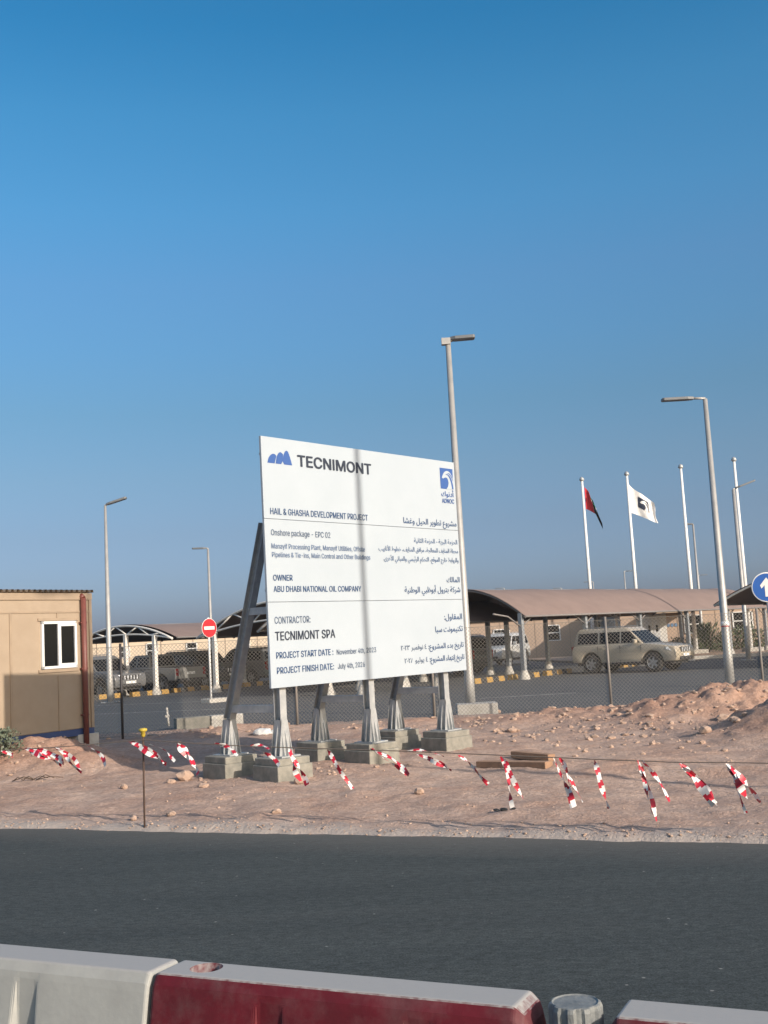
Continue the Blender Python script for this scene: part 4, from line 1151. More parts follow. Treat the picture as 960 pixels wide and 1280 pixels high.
def wheel(parent, x, y, r=.39, w=.25):
    s = 1 if y > 0 else -1
    mb = MB()
    mb.lathe([(r * .62, -w / 2), (r * .9, -w / 2), (r * .985, -w * .36), (r, -w * .2), (r, w * .2), (r * .985, w * .36), (r * .9, w / 2), (r * .62, w / 2)], (x, y, r), 'Y', 26)
    o = mb.build('wheel', M_RUBBER, parent)
    mb = MB()
    ye = s * w * .44
    mb.lathe([(r * .64, ye * .5), (r * .65, ye), (r * .60, ye), (r * .57, ye * .75)], (x, y, r), 'Y', 26)
    for k in range(6):
        a = 2 * pi * k / 6 + .3
        d = Vector((cos(a), 0, sin(a))); q = Vector((-sin(a), 0, cos(a)))
        c = Vector((x, y + ye * .92, r))
        mb.add([c + d * r * .10 - q * .05, c + d * r * .61 - q * .035, c + d * r * .61 + q * .035, c + d * r * .10 + q * .05], [(0, 1, 2, 3)])
    mb.lathe([(.001, ye * .98), (r * .16, ye * .96), (r * .17, ye * .8)], (x, y, r), 'Y', 12)
    mb.build('rim', M_RIM, o)
    mb = MB(); mb.lathe([(.001, ye * .55), (r * .58, ye * .55)], (x, y, r), 'Y', 20); mb.build('brake_shadow_plate', M_BLACKP, o)
    return o

def quad_panel(parent, name, pts, m, d, t=.006):
    """a thin panel standing d proud along its own normal; pts given in order"""
    ps = [Vector(p) for p in pts]
    n = (ps[1] - ps[0]).cross(ps[-1] - ps[0]).normalized()
    mb = MB()
    mb.prism([p + n * (d - t) for p in ps], n * t)
    return mb.build(name, m, parent)

def suv(label, pm, loc, rz, spare=True, group=None, cat='car', name='parked_suv'):
    t = thing(name, label, cat, loc, rz, group)
    wb = 1.395
    HW = .93
    zb = .40
    out = []
    # clockwise from the front bumper foot, along the top to the rear, back along the sill with two arches
    out += [(2.34, .42), (2.40, .56), (2.41, .74), (2.36, .92), (2.28, 1.01), (1.7, 1.10), (1.02, 1.17)]
    out += [(-1.0, 1.17), (-2.22, 1.14), (-2.31, .95), (-2.33, .62), (-2.28, .46)]
    out += [(-1.96, .44)] + [(x, z) for x, z in reversed(arch_pts(-wb, .475, .42))] + [(-.80, .38), (.80, .38)] + [(x, z) for x, z in reversed(arch_pts(wb, .475, .42))]
    # drop any duplicates
    oo = []
    for p in out:
        if not oo or (abs(p[0] - oo[-1][0]) + abs(p[1] - oo[-1][1])) > .03: oo.append(p)
    def nar(x, z):
        k = 1.0
        if x > 1.7: k -= .13 * ((x - 1.7) / .7) ** 2
        if x < -1.9: k -= .05 * ((-1.9 - x) / .45) ** 2
        if z > .95: k -= .05 * (z - .95) / .22
        if z < .55: k -= .03
        return k
    mb = MB(); side_shell(mb, oo, HW, 0, nar)
    body = mb.build('body', pm, t, bevel=.045, seg=3, angle=40)
    for q in body.data.polygons: q.use_smooth = True
    body.data.set_sharp_from_angle(angle=radians(38))
    # greenhouse
    b0, b1 = [(-2.24, .86), (1.05, .86)], 1.165
    TZ = 1.84
    base = [(1.05, -.87), (1.05, .87), (-2.24, .86), (-2.24, -.86)]
    mid = [(.42, -.765), (.42, .765), (-2.10, .75), (-2.10, -.75)]
    top = [(.20, -.69), (.20, .69), (-1.98, .67), (-1.98, -.67)]
    mb = MB()
    vs = [(x, y, 1.12) for x, y in base] + [(x, y, 1.70) for x, y in mid] + [(x, y, TZ) for x, y in top]
    fs = []
    for l in (0, 4):
        for i in range(4): fs.append((l + i, l + (i + 1) % 4, l + 4 + (i + 1) % 4, l + 4 + i))
    fs += [(8, 9, 10, 11), (3, 2, 1, 0)]
    mb.add(vs, fs)
    g = mb.build('cabin_top', pm, t, bevel=.05, seg=3, angle=12)
    for q in g.data.polygons: q.use_smooth = True
    g.data.set_sharp_from_angle(angle=radians(45))
    def side(x, z, s):      # point on the side of the greenhouse
        k = (z - 1.12) / .58
        fx0, fx1 = 1.05 + (.42 - 1.05) * k, -2.24 + .14 * k
        f = (x - fx1) / (fx0 - fx1)
        y = (.86 + (.75 - .86) * k) + f * ((.87 + (.765 - .87) * k) - (.86 + (.75 - .86) * k))
        return Vector((x, s * y, z))
    for s in (-1, 1):
        for pts in ([(.86, 1.205), (.02, 1.205), (.02, 1.665), (.42, 1.665)], [(-.05, 1.205), (-.98, 1.205), (-.98, 1.665), (-.05, 1.665)], [(-1.07, 1.205), (-2.03, 1.22), (-1.98, 1.645), (-1.07, 1.665)]):
            ps = [side(x, z, s) for x, z in pts]
            if s > 0: ps = ps[::-1]
            # normal must face outwards
            n = (ps[1] - ps[0]).cross(ps[-1] - ps[0])
            if n.y * s < 0: ps = ps[::-1]
            quad_panel(t, 'side_window', ps, M_GLASS, .008)
    ws = [Vector((1.02, -.80, 1.15)), Vector((1.02, .80, 1.15)), Vector((.45, .71, 1.675)), Vector((.45, -.71, 1.675))]
    quad_panel(t, 'windscreen', ws, M_GLASS, .012)
    rw = [Vector((-2.235, .72, 1.22)), Vector((-2.235, -.72, 1.22)), Vector((-2.13, -.66, 1.62)), Vector((-2.13, .66, 1.62))]
    quad_panel(t, 'rear_window', rw, M_GLASS, .02)
    for x in (-wb, wb):
        for y in (-.80, .80): wheel(t, x, y)
    # dark wheel housings and underbody
    mb = MB(); mb.box((0, 0, .46), (4.3, 1.40, .30)); mb.build('underbody', M_BLACKP, t)
    for s in (-1, 1):
        mb = MB()
        mb.prism([(2.37, s * .50, .80), (2.27, s * .80, .80), (1.98, s * .872, .90), (1.98, s * .872, 1.0), (2.24, s * .79, .985), (2.33, s * .52, .96)], (0, 0, .001) if False else (0.012, s * .012, 0.0))
        mb.build('headlight', M_LIGHT, t)
        mb = MB(); mb.box((-2.30, s * .76, .93), (.10, .14, .42)); mb.build('tail_light', M_TAIL, t, bevel=.02)
        mb = MB(); mb.box((.72, s * 1.00, 1.26), (.13, .22, .18)); mb.build('mirror', pm, t, bevel=.035)
        for x in (-.02, -1.02):
            mb = MB(); mb.box((x + .12, s * .915, 1.03), (.2, .035, .035)); mb.build('door_handle', pm, t, bevel=.008)
        for x in (.92, -.02, -1.05):
            mb = MB(); mb.box((x, s * .915, .78), (.012, .03, .66)); mb.build('door_gap', M_BLACKP, t)
        mb = MB(); mb.box((0, s * .90, .41), (1.75, .12, .07)); mb.build('side_step', M_BLACKP, t, bevel=.02)
        mb = MB(); mb.bar((-1.85, s * .62, 1.885), (.05, s * .62, 1.885), .04, .035); mb.build('roof_rail', M_STEEL, t)
    mb = MB(); mb.box((2.385, 0, .85), (.06, .86, .20)); g_ = mb.build('grille', M_BLACKP, t, bevel=.015)
    mb = MB()
    for y in (-.32, -.16, 0, .16, .32): mb.box((2.418, y, .85), (.02, .045, .17))
    mb.build('grille_bar', M_LIGHT, g_)
    mb = MB(); mb.box((2.40, 0, .52), (.06, 1.05, .13)); mb.build('lower_grille', M_BLACKP, t, bevel=.02)
    mb = MB(); mb.box((2.425, 0, .64), (.02, .52, .11)); mb.build('number_plate', M_WHITE, t)
    if spare:
        mb = MB(); mb.lathe([(.001, -.19), (.30, -.19), (.37, -.14), (.37, 0), (.2, .01)], (-2.33, .12, .98), 'X', 26); mb.build('spare_wheel', M_BLACKP, t)
    return t

def pickup(label, pm, loc, rz, group=None):
    t = thing('pickup_truck', label, 'pickup truck', loc, rz, group)
    wb = 1.55
    out = [(2.50, .48), (2.55, .62), (2.55, .84), (2.48, 1.0), (2.40, 1.06), (1.35, 1.16), (-.62, 1.16), (-.66, 1.16), (-2.52, 1.12), (-2.56, .62), (-2.5, .55)]
    out += [(-2.1, .55)] + list(reversed(arch_pts(-wb, .47, .5))) + [(-.95, .46), (.95, .46)] + list(reversed(arch_pts(wb, .47, .5)))
    oo = []
    for p in out:
        if not oo or (abs(p[0] - oo[-1][0]) + abs(p[1] - oo[-1][1])) > .03: oo.append(p)
    def nar(x, z):
        k = 1.0
        if x > 1.9: k -= .10 * ((x - 1.9) / .65) ** 2
        if z > .95: k -= .04 * (z - .95) / .22
        return k
    mb = MB(); side_shell(mb, oo, .91, 0, nar)
    body = mb.build('body', pm, t, bevel=.04, seg=2, angle=40)
    mb = MB(); mb.box((-1.58, 0, 1.135), (1.70, 1.50, .07)); mb.build('load_bed', M_BLACKP, t)
    mb = MB()
    vs = [(1.35, -.84, 1.12), (1.35, .84, 1.12), (-.62, .84, 1.12), (-.62, -.84, 1.12), (.62, -.68, 1.76), (.62, .68, 1.76), (-.48, .68, 1.76), (-.48, -.68, 1.76)]
    mb.add(vs, [(0, 1, 5, 4), (1, 2, 6, 5), (2, 3, 7, 6), (3, 0, 4, 7), (4, 5, 6, 7), (3, 2, 1, 0)])
    mb.build('cabin_top', pm, t, bevel=.05, seg=2, angle=12)
    for s in (-1, 1):
        def sd2(x, z):
            k = (z - 1.12) / .64
            return Vector((x, s * (.84 - .16 * k), z))
        for pts in ([(1.10, 1.2), (.40, 1.2), (.40, 1.66), (.66, 1.66)], [(.32, 1.2), (-.52, 1.2), (-.46, 1.66), (.32, 1.66)]):
            ps = [sd2(x, z) for x, z in pts]
            n = (ps[1] - ps[0]).cross(ps[-1] - ps[0])
            if n.y * s < 0: ps = ps[::-1]
            quad_panel(t, 'side_window', ps, M_GLASS, .01)
        mb = MB(); mb.box((2.46, s * .70, .90), (.16, .28, .16)); mb.build('headlight', M_LIGHT, t, bevel=.02)
        mb = MB(); mb.box((-2.535, s * .80, .92), (.06, .14, .34)); mb.build('tail_light', M_TAIL, t, bevel=.01)
        mb = MB(); mb.box((1.0, s * .98, 1.25), (.12, .2, .18)); mb.build('mirror', M_BLACKP, t, bevel=.03)
    quad_panel(t, 'windscreen', [Vector((1.30, -.76, 1.17)), Vector((1.30, .76, 1.17)), Vector((.68, .64, 1.70)), Vector((.68, -.64, 1.70))], M_GLASS, .012)
    quad_panel(t, 'rear_window', [Vector((-.61, .70, 1.22)), Vector((-.61, -.70, 1.22)), Vector((-.51, -.62, 1.68)), Vector((-.51, .62, 1.68))], M_GLASS, .012)
    mb = MB(); mb.box((2.55, 0, .86), (.05, 1.0, .22)); mb.build('grille', M_BLACKP, t)
    mb = MB(); mb.box((-2.60, 0, .56), (.12, 1.6, .14)); mb.build('rear_bumper', M_BLACKP, t, bevel=.02)
    mb = MB(); mb.box((-2.565, 0, .86), (.02, .46, .12)); mb.build('number_plate', M_WHITE, t)
    mb = MB(); mb.box((0, 0, .52), (4.6, 1.3, .26)); mb.build('underbody', M_BLACKP, t)
    for x in (-wb, wb):
        for y in (-.78, .78): wheel(t, x, y)
    return t

HEAD = atan2(-V.y, -V.x)                       # nose out, towards the sun
RW = gnd(742, 842, ZP)                         # near rear wheel
F = -V
side_l = Vector((-F.y, F.x, 0))
c0 = RW + F * 1.395 + side_l * .80
suv('champagne off-road car with spare wheel on its rear door, right of board', P_CHAMP, (c0.x, c0.y, ZP), HEAD)
# parked under the left canopies
ub = Vector((-9.21, 51.11, ZP))
row = [(-5.6, 'p', P_GREY_SHADE, 'pale grey pickup in shade directly beside the cream cabin edge', -1), (-2.6, 's', P_SILV_SHADE, 'grey off-road car in shade between the first two carport posts', -1),
       (.45, 'p', P_GREY_SHADE, 'silver pickup in shade showing its tailgate left of the no entry sign', 1), (3.4, 's', P_DARK, 'black off-road car parked right behind the no entry sign', -1),
       (6.2, 's', P_SILV_SHADE, 'silver off-road car in shade just right of the no entry sign post', 1), (9.0, 'p', P_DARK, 'dark pickup with open bed seen left of the sign board leg', 1)]
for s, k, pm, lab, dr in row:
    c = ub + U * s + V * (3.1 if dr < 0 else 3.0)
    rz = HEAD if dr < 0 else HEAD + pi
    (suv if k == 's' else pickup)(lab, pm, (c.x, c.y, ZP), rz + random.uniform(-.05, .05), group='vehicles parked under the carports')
c = gnd(632, 832, ZP)
suv('white off-road car under the canopy, its sunlit bumper facing left', P_WHITE, (c.x, c.y + .8, ZP), UANG + pi + .25, spare=False, group='vehicles parked under the carports')
suv('dark off-road car under the canopy close behind the board lamp', P_DARK, (2.6, 56.0, ZP), HEAD + pi, spare=False, group='vehicles parked under the carports')

# ------------------------------------------------------------------ offices behind
def office(label, x0, x1, y, z, m, wins, doors=(), roof_m=M_ROOF, rot=0.0, depth=9.0, ridge=.0, band=False):
    t = thing('office_building', label, 'building', (x0, y, 0), rot)
    L = x1 - x0
    mb = MB(); mb.box((L / 2, depth / 2, z / 2), (L, depth, z)); mb.build('wall', m, t)
    mb = MB()
    o = [(-.35, z + .004), (depth + .35, z + .004), (depth + .35, z + .12), (depth / 2, z + .12 + ridge), (-.35, z + .12)]
    mb.prism([(-.3, a, b) for a, b in o], (L + .6, 0, 0)); mb.build('roof', roof_m, t)
    x = 1.2
    while x < L - .4:
        mb = MB(); mb.box((x, -.012, z / 2), (.05, .022, z - .02)); x += 2.4
        mb.build('panel_joint', mat('wall_joint', (.33, .25, .19), None, 3, .8), t)
    for (wx0, wx1, z0, z1) in wins:
        a, b = wx0 - x0, wx1 - x0
        mb = MB()
        for q in ((a, b, z1 - .06, z1), (a, b, z0, z0 + .06), (a, a + .08, z0, z1), (b - .08, b, z0, z1), (a, b, (z0 + z1) / 2 - .03, (z0 + z1) / 2 + .03)):
            mb.box(((q[0] + q[1]) / 2, -.03, (q[2] + q[3]) / 2), (q[1] - q[0], .08, q[3] - q[2]))
        w = mb.build('window', M_FRAME, t)
        mb = MB(); mb.box(((a + b) / 2, -.008, (z0 + z1) / 2), (b - a - .1, .03, z1 - z0 - .1)); mb.build('pane', M_GLASS, w)
    for (dx0, dx1, dz) in doors:
        a, b = dx0 - x0, dx1 - x0
        mb = MB(); mb.box(((a + b) / 2, -.03, dz / 2), (b - a, .05, dz)); d = mb.build('door', mat('door_grey', (.52, .53, .54), None, 3, .5), t)
        mb = MB(); mb.box(((a + b) / 2, -.06, dz * .76), ((b - a) * .36, .02, .42)); mb.build('pane', M_GLASS, d)
        mb = MB(); mb.box((b - .1, -.07, dz * .48), (.05, .05, .16)); mb.build('handle', M_STEEL_DARK, d)
    return t
OY = 71.0
def ox(px, Y=OY):
    r = ray(px, 785); return r.x / r.y * Y
R1 = office('long beige single storey office with windows behind the flag poles', ox(776), ox(1010), OY, 2.72, M_WALL, [(ox(855), ox(877), 1.15, 2.32), (ox(916), ox(942), 1.2, 2.35)], [(ox(808), ox(815), 2.1), (ox(817), ox(825), 2.1)], ridge=.5)
mb = MB(); mb.box((ox(816) - ox(776), -.016, 1.25), (ox(834) - ox(799), .02, 2.5)); mb.build('entrance_panel', mat('entrance_white', (.62, .61, .58), None, 3, .6), R1)
mb = MB(); mb.box((ox(832) - ox(776), -.9, 2.55), (2.6, 1.8, .1)); mb.build('porch_roof', M_CABIN_T, R1)
for k in range(3):
    mb = MB(); mb.box((ox(836 + k * 4.5) - ox(776), -.024, 1.75), (.16, .02, .2)); mb.build('notice', mat('notice_blue', (.10, .2, .35), None, 5, .5), R1)
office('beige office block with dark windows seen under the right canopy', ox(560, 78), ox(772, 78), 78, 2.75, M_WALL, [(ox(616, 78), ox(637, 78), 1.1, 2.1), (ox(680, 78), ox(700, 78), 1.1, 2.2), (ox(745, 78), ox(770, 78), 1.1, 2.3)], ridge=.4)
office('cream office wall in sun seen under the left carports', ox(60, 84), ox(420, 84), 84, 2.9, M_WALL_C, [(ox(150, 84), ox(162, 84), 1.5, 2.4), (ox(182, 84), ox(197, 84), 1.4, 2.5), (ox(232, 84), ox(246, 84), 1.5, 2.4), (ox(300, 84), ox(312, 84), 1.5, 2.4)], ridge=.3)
office('far long building whose pale roof shows above the canopy at right', ox(836, 100), ox(1100, 100), 100, 3.6, M_WALL_C, [], ridge=.75, roof_m=mat('pale_roof', (.60, .50, .42), None, .8, .8))

# arched white entrance gate
g = on_plane(757, 800, Vector((0, 64, 0)), Vector((0, 1, 0)))
gate = thing('arched_gate', 'white arched metal entrance gate with lattice top behind the beige car', 'gate', (g.x, 64, .0))
for s in (-.68, .68):
    mb = MB(); mb.box((s, 0, 1.25), (.16, .16, 2.5)); mb.build('post', M_WHITE, gate)
mb = MB()
n = 14
up_ = [Vector((-.95 + 1.9 * k / n, 0, 2.5 + .42 * sin(pi * k / n))) for k in range(n + 1)]
dn_ = [Vector((-.95 + 1.9 * k / n, 0, 2.15 + .42 * sin(pi * k / n))) for k in range(n + 1)]
mb.tube(up_, .035, 6); mb.tube(dn_, .035, 6)
for k in range(1, n): mb.tube([dn_[k], up_[k + (1 if k % 2 else -1)]], .022, 5)
mb.build('arch', M_WHITE, gate)

# ------------------------------------------------------------------ flagpoles and flags
FLG = [(727, 597, 68, 'white flagpole flying the drooping red and black flag'), (783, 590, 66, 'white flagpole flying the white emblem flag'), (850.5, 581, 65, 'bare white flagpole right of the white flag'), (917, 572, 63, 'bare white flagpole nearest the blue arrow sign')]
POLE = []
for (px, py, Y, lab) in FLG:
    r = ray(px, py); x = r.x / r.y * Y; ztop = EYE + r.z / r.y * Y
    t = thing('flagpole', lab, 'flagpole', (x, Y, .05), 0, 'white flagpoles')
    mb = MB(); mb.tube([(0, 0, 0), (0, 0, ztop - .25)], [.13, .075], 12); mb.build('pole', M_WHITE, t)
    mb = MB(); mb.lathe([(.001, .20), (.10, .15), (.15, .05), (.15, -.02), (.08, -.08)], (0, 0, ztop - .2), 'Z', 12); mb.build('finial', M_STEEL, t)
    mb = MB(); mb.box((.1, 0, .10), (1.0, .8, .26)); mb.build('footing', M_CONC_L, t, bevel=.02)
    POLE.append((x, Y, ztop))

def cloth(fn, nu, nv):
    vs = [fn(i / nu, j / nv) for j in range(nv + 1) for i in range(nu + 1)]
    fs = [(j * (nu + 1) + i, j * (nu + 1) + i + 1, (j + 1) * (nu + 1) + i + 1, (j + 1) * (nu + 1) + i) for j in range(nv) for i in range(nu)]
    return vs, fs
# drooping national flag: hoist at u = 0, v = 0 bottom, 1 top
x, Y, zt = POLE[0]
fl = thing('drooping_flag', 'limp red, green, white and black flag folded against its pole', 'flag', (x + .085, Y, zt - 1.95), 0)
def droop(u, v):
    fold = .16 * sin(u * 15.0 + v * 1.2) * min(1, u * 3)
    X = .04 + .95 * (1 - (1 - u) ** 2.2) * (.55 + .45 * (1 - v) ) + .02 * sin(u * 15)
    Z = 1.35 * v * (1 - .45 * u) - 1.30 * u ** 1.15 + .25 * v * u
    return (X, fold, Z)
vs, fs = cloth(droop, 40, 16)
stripes = {'red_band': M_FRED, 'black_stripe': M_FBLK, 'white_stripe': M_FWHT, 'green_stripe': M_FGRN}
sel = {k: [] for k in stripes}
for f in fs:
    i, j = f[0] % 41, f[0] // 41
    u, v = i / 40, j / 16
    sel['red_band' if u < .30 else 'black_stripe' if v < .62 else 'white_stripe' if v < .74 else 'green_stripe'].append(f)
for k, fl_f in sel.items():
    mb = MB(); mb.add(vs, fl_f, 0, True)
    bmo = mb.build(k, stripes[k], fl)
# white emblem flag blown to the right
x, Y, zt = POLE[1]
wf = thing('emblem_flag', 'white flag with dark falcon emblem blowing to the right of its pole', 'flag', (x + .08, Y, zt - 2.45), radians(12))
def blow(u, v):
    X = 1.72 * u * (1 - .12 * v) - .05 * sin(6 * v) * u
    Yy = .13 * sin(u * 7 + v * 2.0) * min(1, u * 2.5)
    Z = 1.70 * v * (1 - .30 * u) - .80 * u * (1 - u * .2) + .06 * sin(u * 6 + v * 3) + .35 * (1 - v) * (1 - u) * 0
    return Vector((X, Yy, Z))
vs, fs = cloth(blow, 24, 20)
mb = MB(); mb.add(vs, fs, 0, True); mb.build('cloth', M_FWHT, wf)
def fx(a, b, l):
    p = blow(.30 + a * .42, .36 + b * .44)
    return (p.x, p.y - .012 - .006 * l, p.z)
def emblem_grid(parent, pts, l, m, name):
    # triangulate finely enough to follow the cloth
    bm = bmesh.new()
    vs_ = [bm.verts.new((p[0], p[1], 0)) for p in pts]
    f = bm.faces.new(vs_)
    bmesh.ops.triangulate(bm, faces=[f])
    for _ in range(2):
        bmesh.ops.subdivide_edges(bm, edges=[e for e in bm.edges if e.calc_length() > .12], cuts=1, use_grid_fill=True)
    bmesh.ops.triangulate(bm, faces=bm.faces)
    mb = MB()
    bm.verts.index_update()
    mb.add([fx(v.co.x, v.co.y, l) for v in bm.verts], [tuple(v.index for v in q.verts) for q in bm.faces])
    bm.free()
    mb.build(name, m, parent, fix=False)
emblem_grid(wf, [(0, 0), (1, 0), (1, 1), (0, 1)], 0, M_FNAVY, 'emblem_square')
emblem_grid(wf, BIRD, 1, M_FWHT, 'emblem_bird')
emblem_grid(wf, FEATH1, 2, M_FNAVY, 'emblem_feather')
emblem_grid(wf, FEATH2, 2, M_FNAVY, 'emblem_feather')

# ------------------------------------------------------------------ shrubs
def shrub(label, loc, w, h, m, n, seed, spiky=False, leaf=.08):
    rnd = random.Random(seed)
    t = thing('shrub', label, 'shrub', loc, rnd.uniform(0, 6))
    mb = MB(); st = MB()
    for k in range(9):
        a = rnd.uniform(0, 2 * pi); l = rnd.uniform(.5, 1) * h
        e = Vector((cos(a) * w * .4 * rnd.random(), sin(a) * w * .4 * rnd.random(), l))
        st.tube([(0, 0, -.05), e * .5 + Vector((cos(a) * .05, sin(a) * .05, 0)), e], [.02, .014, .006], 5)
    for k in range(n):
        a = rnd.uniform(0, 2 * pi); q = rnd.random() ** .6; z = rnd.random()
        rr = w * .5 * q * (1 - .55 * z) * (1 + .35 * sin(3 * a + seed))
        c = Vector((cos(a) * rr, sin(a) * rr, h * z))
        d = Vector((rnd.gauss(0, 1), rnd.gauss(0, 1), rnd.gauss(.4, .8))).normalized()
        if spiky: d = (Vector((c.x, c.y, .3 + z * h * .6))).normalized()
        s = d.cross(Vector((rnd.gauss(0, 1), rnd.gauss(0, 1), rnd.gauss(0, 1)))).normalized()
        l = leaf * rnd.uniform(.7, 1.5) * (3 if spiky else 1); b = leaf * .38
        mb.add([c, c + d * l * .5 + s * b, c + d * l, c + d * l * .5 - s * b], [(0, 1, 2, 3)])
    mb.build('foliage', m, t, fix=False); st.build('stem', M_TWIG, t)
    return t
for i, (px, w, h, lab, spk) in enumerate(((846, 1.6, .9, 'low green shrub by the bonnet of the beige car', False), (862, 1.1, .8, 'small shrub right at the foot of the third flagpole', False), (884, 1.7, 1.45, 'tall spiky shrub between the two bare flagpoles', True), (902, 1.6, 1.1, 'rounded shrub directly behind the tall lamp with the long arm', False), (955, 2.0, 1.2, 'broad shrub beneath the blue arrow sign', False))):
    r = ray(px, 790); Yy = 67.5 - .4 * i
    shrub(lab, (r.x / r.y * Yy, Yy, .05), w, h, M_LEAF, 420, i, spk, .11)
for i, (px, w, h, lab) in enumerate(((918, 2.4, 1.25, 'dense shrub left of the last flagpole foot'), (934, 2.2, 1.4, 'dense shrub behind the lamp and last flagpole'), (872, 2.2, 1.2, 'dense shrub behind the third flagpole foot'), (973, 2.6, 1.3, 'dense shrub beyond the right picture edge'))):
    r = ray(px, 790); Yy = 69.2
    shrub(lab, (r.x / r.y * Yy, Yy, .05), w, h, M_LEAF, 700, i + 20, False, .13)
p = gnd(2, 968)
shrub('grey green desert bush at the left picture edge beside the sand heap', (p.x, p.y, height(p.x, p.y) - .03), .8, .42, M_LEAF_G, 900, 31, False, .05)

# ------------------------------------------------------------------ hazard tape, rope, rebar stake
RB = Vector((-2.70, 12.07, 0))
hb = height(RB.x, RB.y)
t = thing('rebar_stake', 'thin rusty rebar stake with yellow cap holding the tape rope', 'stake', (RB.x, RB.y, hb))
mb = MB(); mb.tube([(0, 0, -.15), (.015, 0, 1.0 - hb)], .010, 8); mb.build('bar', M_REBAR, t)
mb = MB(); mb.lathe([(.012, -.07), (.024, -.06), (.024, -.015), (.045, -.008), (.045, .014), (.025, .022), (.001, .024)], (.015, 0, 1.03 - hb), 'Z', 14); mb.build('cap', M_CAPY, t)
RD = Vector((.919, -.394, 0)); RN = Vector((.394, .919, 0))
def rope_pt(px, py): return on_plane(px, py, RB, RN)
rp = [rope_pt(px, py) for px, py in ((-140, 952), (-60, 944), (0, 938), (70, 934), (109, 931), (150, 927), (183, 925), (240, 929), (313, 933), (409, 936), (509, 939), (627, 944), (743, 949), (850, 953), (908, 953), (960, 954), (1040, 952), (1100, 948))]
mb = MB(); mb.tube(rp, .005, 5); tag(mb.build('barrier_rope', M_ROPE), 'thin dark rope strung along the sand carrying red and white tape', 'rope')
for q, lab in ((rp[0], 'rebar stake holding the rope left of the picture'), (rp[-1], 'rebar stake holding the rope right of the picture')):
    hq = height(q.x, q.y)
    mb = MB(); mb.tube([(0, 0, -.15), (0, 0, q.z - hq + .05)], .010, 8)
    o = mb.build('rebar_stake', M_REBAR); o.location = (q.x, q.y, hq); tag(o, lab, 'stake')
def rope_z(px):
    best = min(rp, key=lambda q: abs(proj(q.x, q.y, q.z)[0] - px)); return best

def tape(a, b, w, label, seed, curl=1.0, lift=0.0):
    A, B = rope_pt(*a), rope_pt(*b)
    rnd = random.Random(seed)
    n = 26
    L = (B - A).length
    d = (B - A).normalized()
    mb = MB()
    ph = rnd.uniform(0, 6)
    tw = rnd.uniform(1.2, 2.8) * curl * (1 if rnd.random() > .5 else -1)
    pts = []
    for i in range(n + 1):
        k = i / n
        c = A + (B - A) * k + Vector((0, 0, 1)) * (.06 * L * sin(pi * k) * rnd.choice((1, 1)) + lift * sin(pi * k)) + RN * (-.05 * sin(k * 5 + ph) * k)
        ang = ph + tw * k + .5 * sin(k * 9 + ph)
        s = (d.cross(RN).normalized() * cos(ang) + RN * sin(ang))
        ww = w * (.35 + .65 * min(1, k * 6)) * (1 + .12 * sin(k * 14 + ph))
        pts.append((c - A, s * ww / 2))
    per = .056
    vs, cols = [], []
    for c, s in pts: vs += [c - s, c, c + s]
    for (i, j) in [(i, j) for i in range(n) for j in (0, 1)]:
        q = (i * 3 + j, i * 3 + j + 1, (i + 1) * 3 + j + 1, (i + 1) * 3 + j)
        lpos = i / n * L + (.018 if j else 0) + seed * .03
        mb.add([vs[k] for k in q], [(0, 1, 2, 3)], int(lpos / per) % 2, True)
    o = mb.build('hazard_tape', [M_TAPE_R, M_TAPE_W])
    o.location = A
    tag(o, label, 'hazard tape', 'red and white tape strips tied to the rope')
    if seed % 2 == 0 and L > .3:            # the other end of the same knot
        q = B + RD * rnd.uniform(-.10, .05) + Vector((0, 0, rnd.uniform(-.06, .06)))
        t2 = MB(); e = q - A; nn = 16; vs = []
        for i in range(nn + 1):
            k = i / nn; an = ph * 1.7 + 3.2 * k + .5 * sin(k * 8)
            c = e * k + Vector((0, 0, .05 * L * sin(pi * k))) + RN * (.04 * sin(k * 6 + ph))
            sv = (d.cross(RN).normalized() * cos(an) + RN * sin(an)) * w * .5 * (.3 + .7 * min(1, k * 4))
            vs += [c - sv, c + sv]
        for i in range(nn):
            t2.add([vs[2 * i], vs[2 * i + 1], vs[2 * i + 3], vs[2 * i + 2]], [(0, 1, 2, 3)], int((i / nn * L + .02) / per) % 2, True)
        t2.build('tape_tail', [M_TAPE_R, M_TAPE_W], o)
    return o
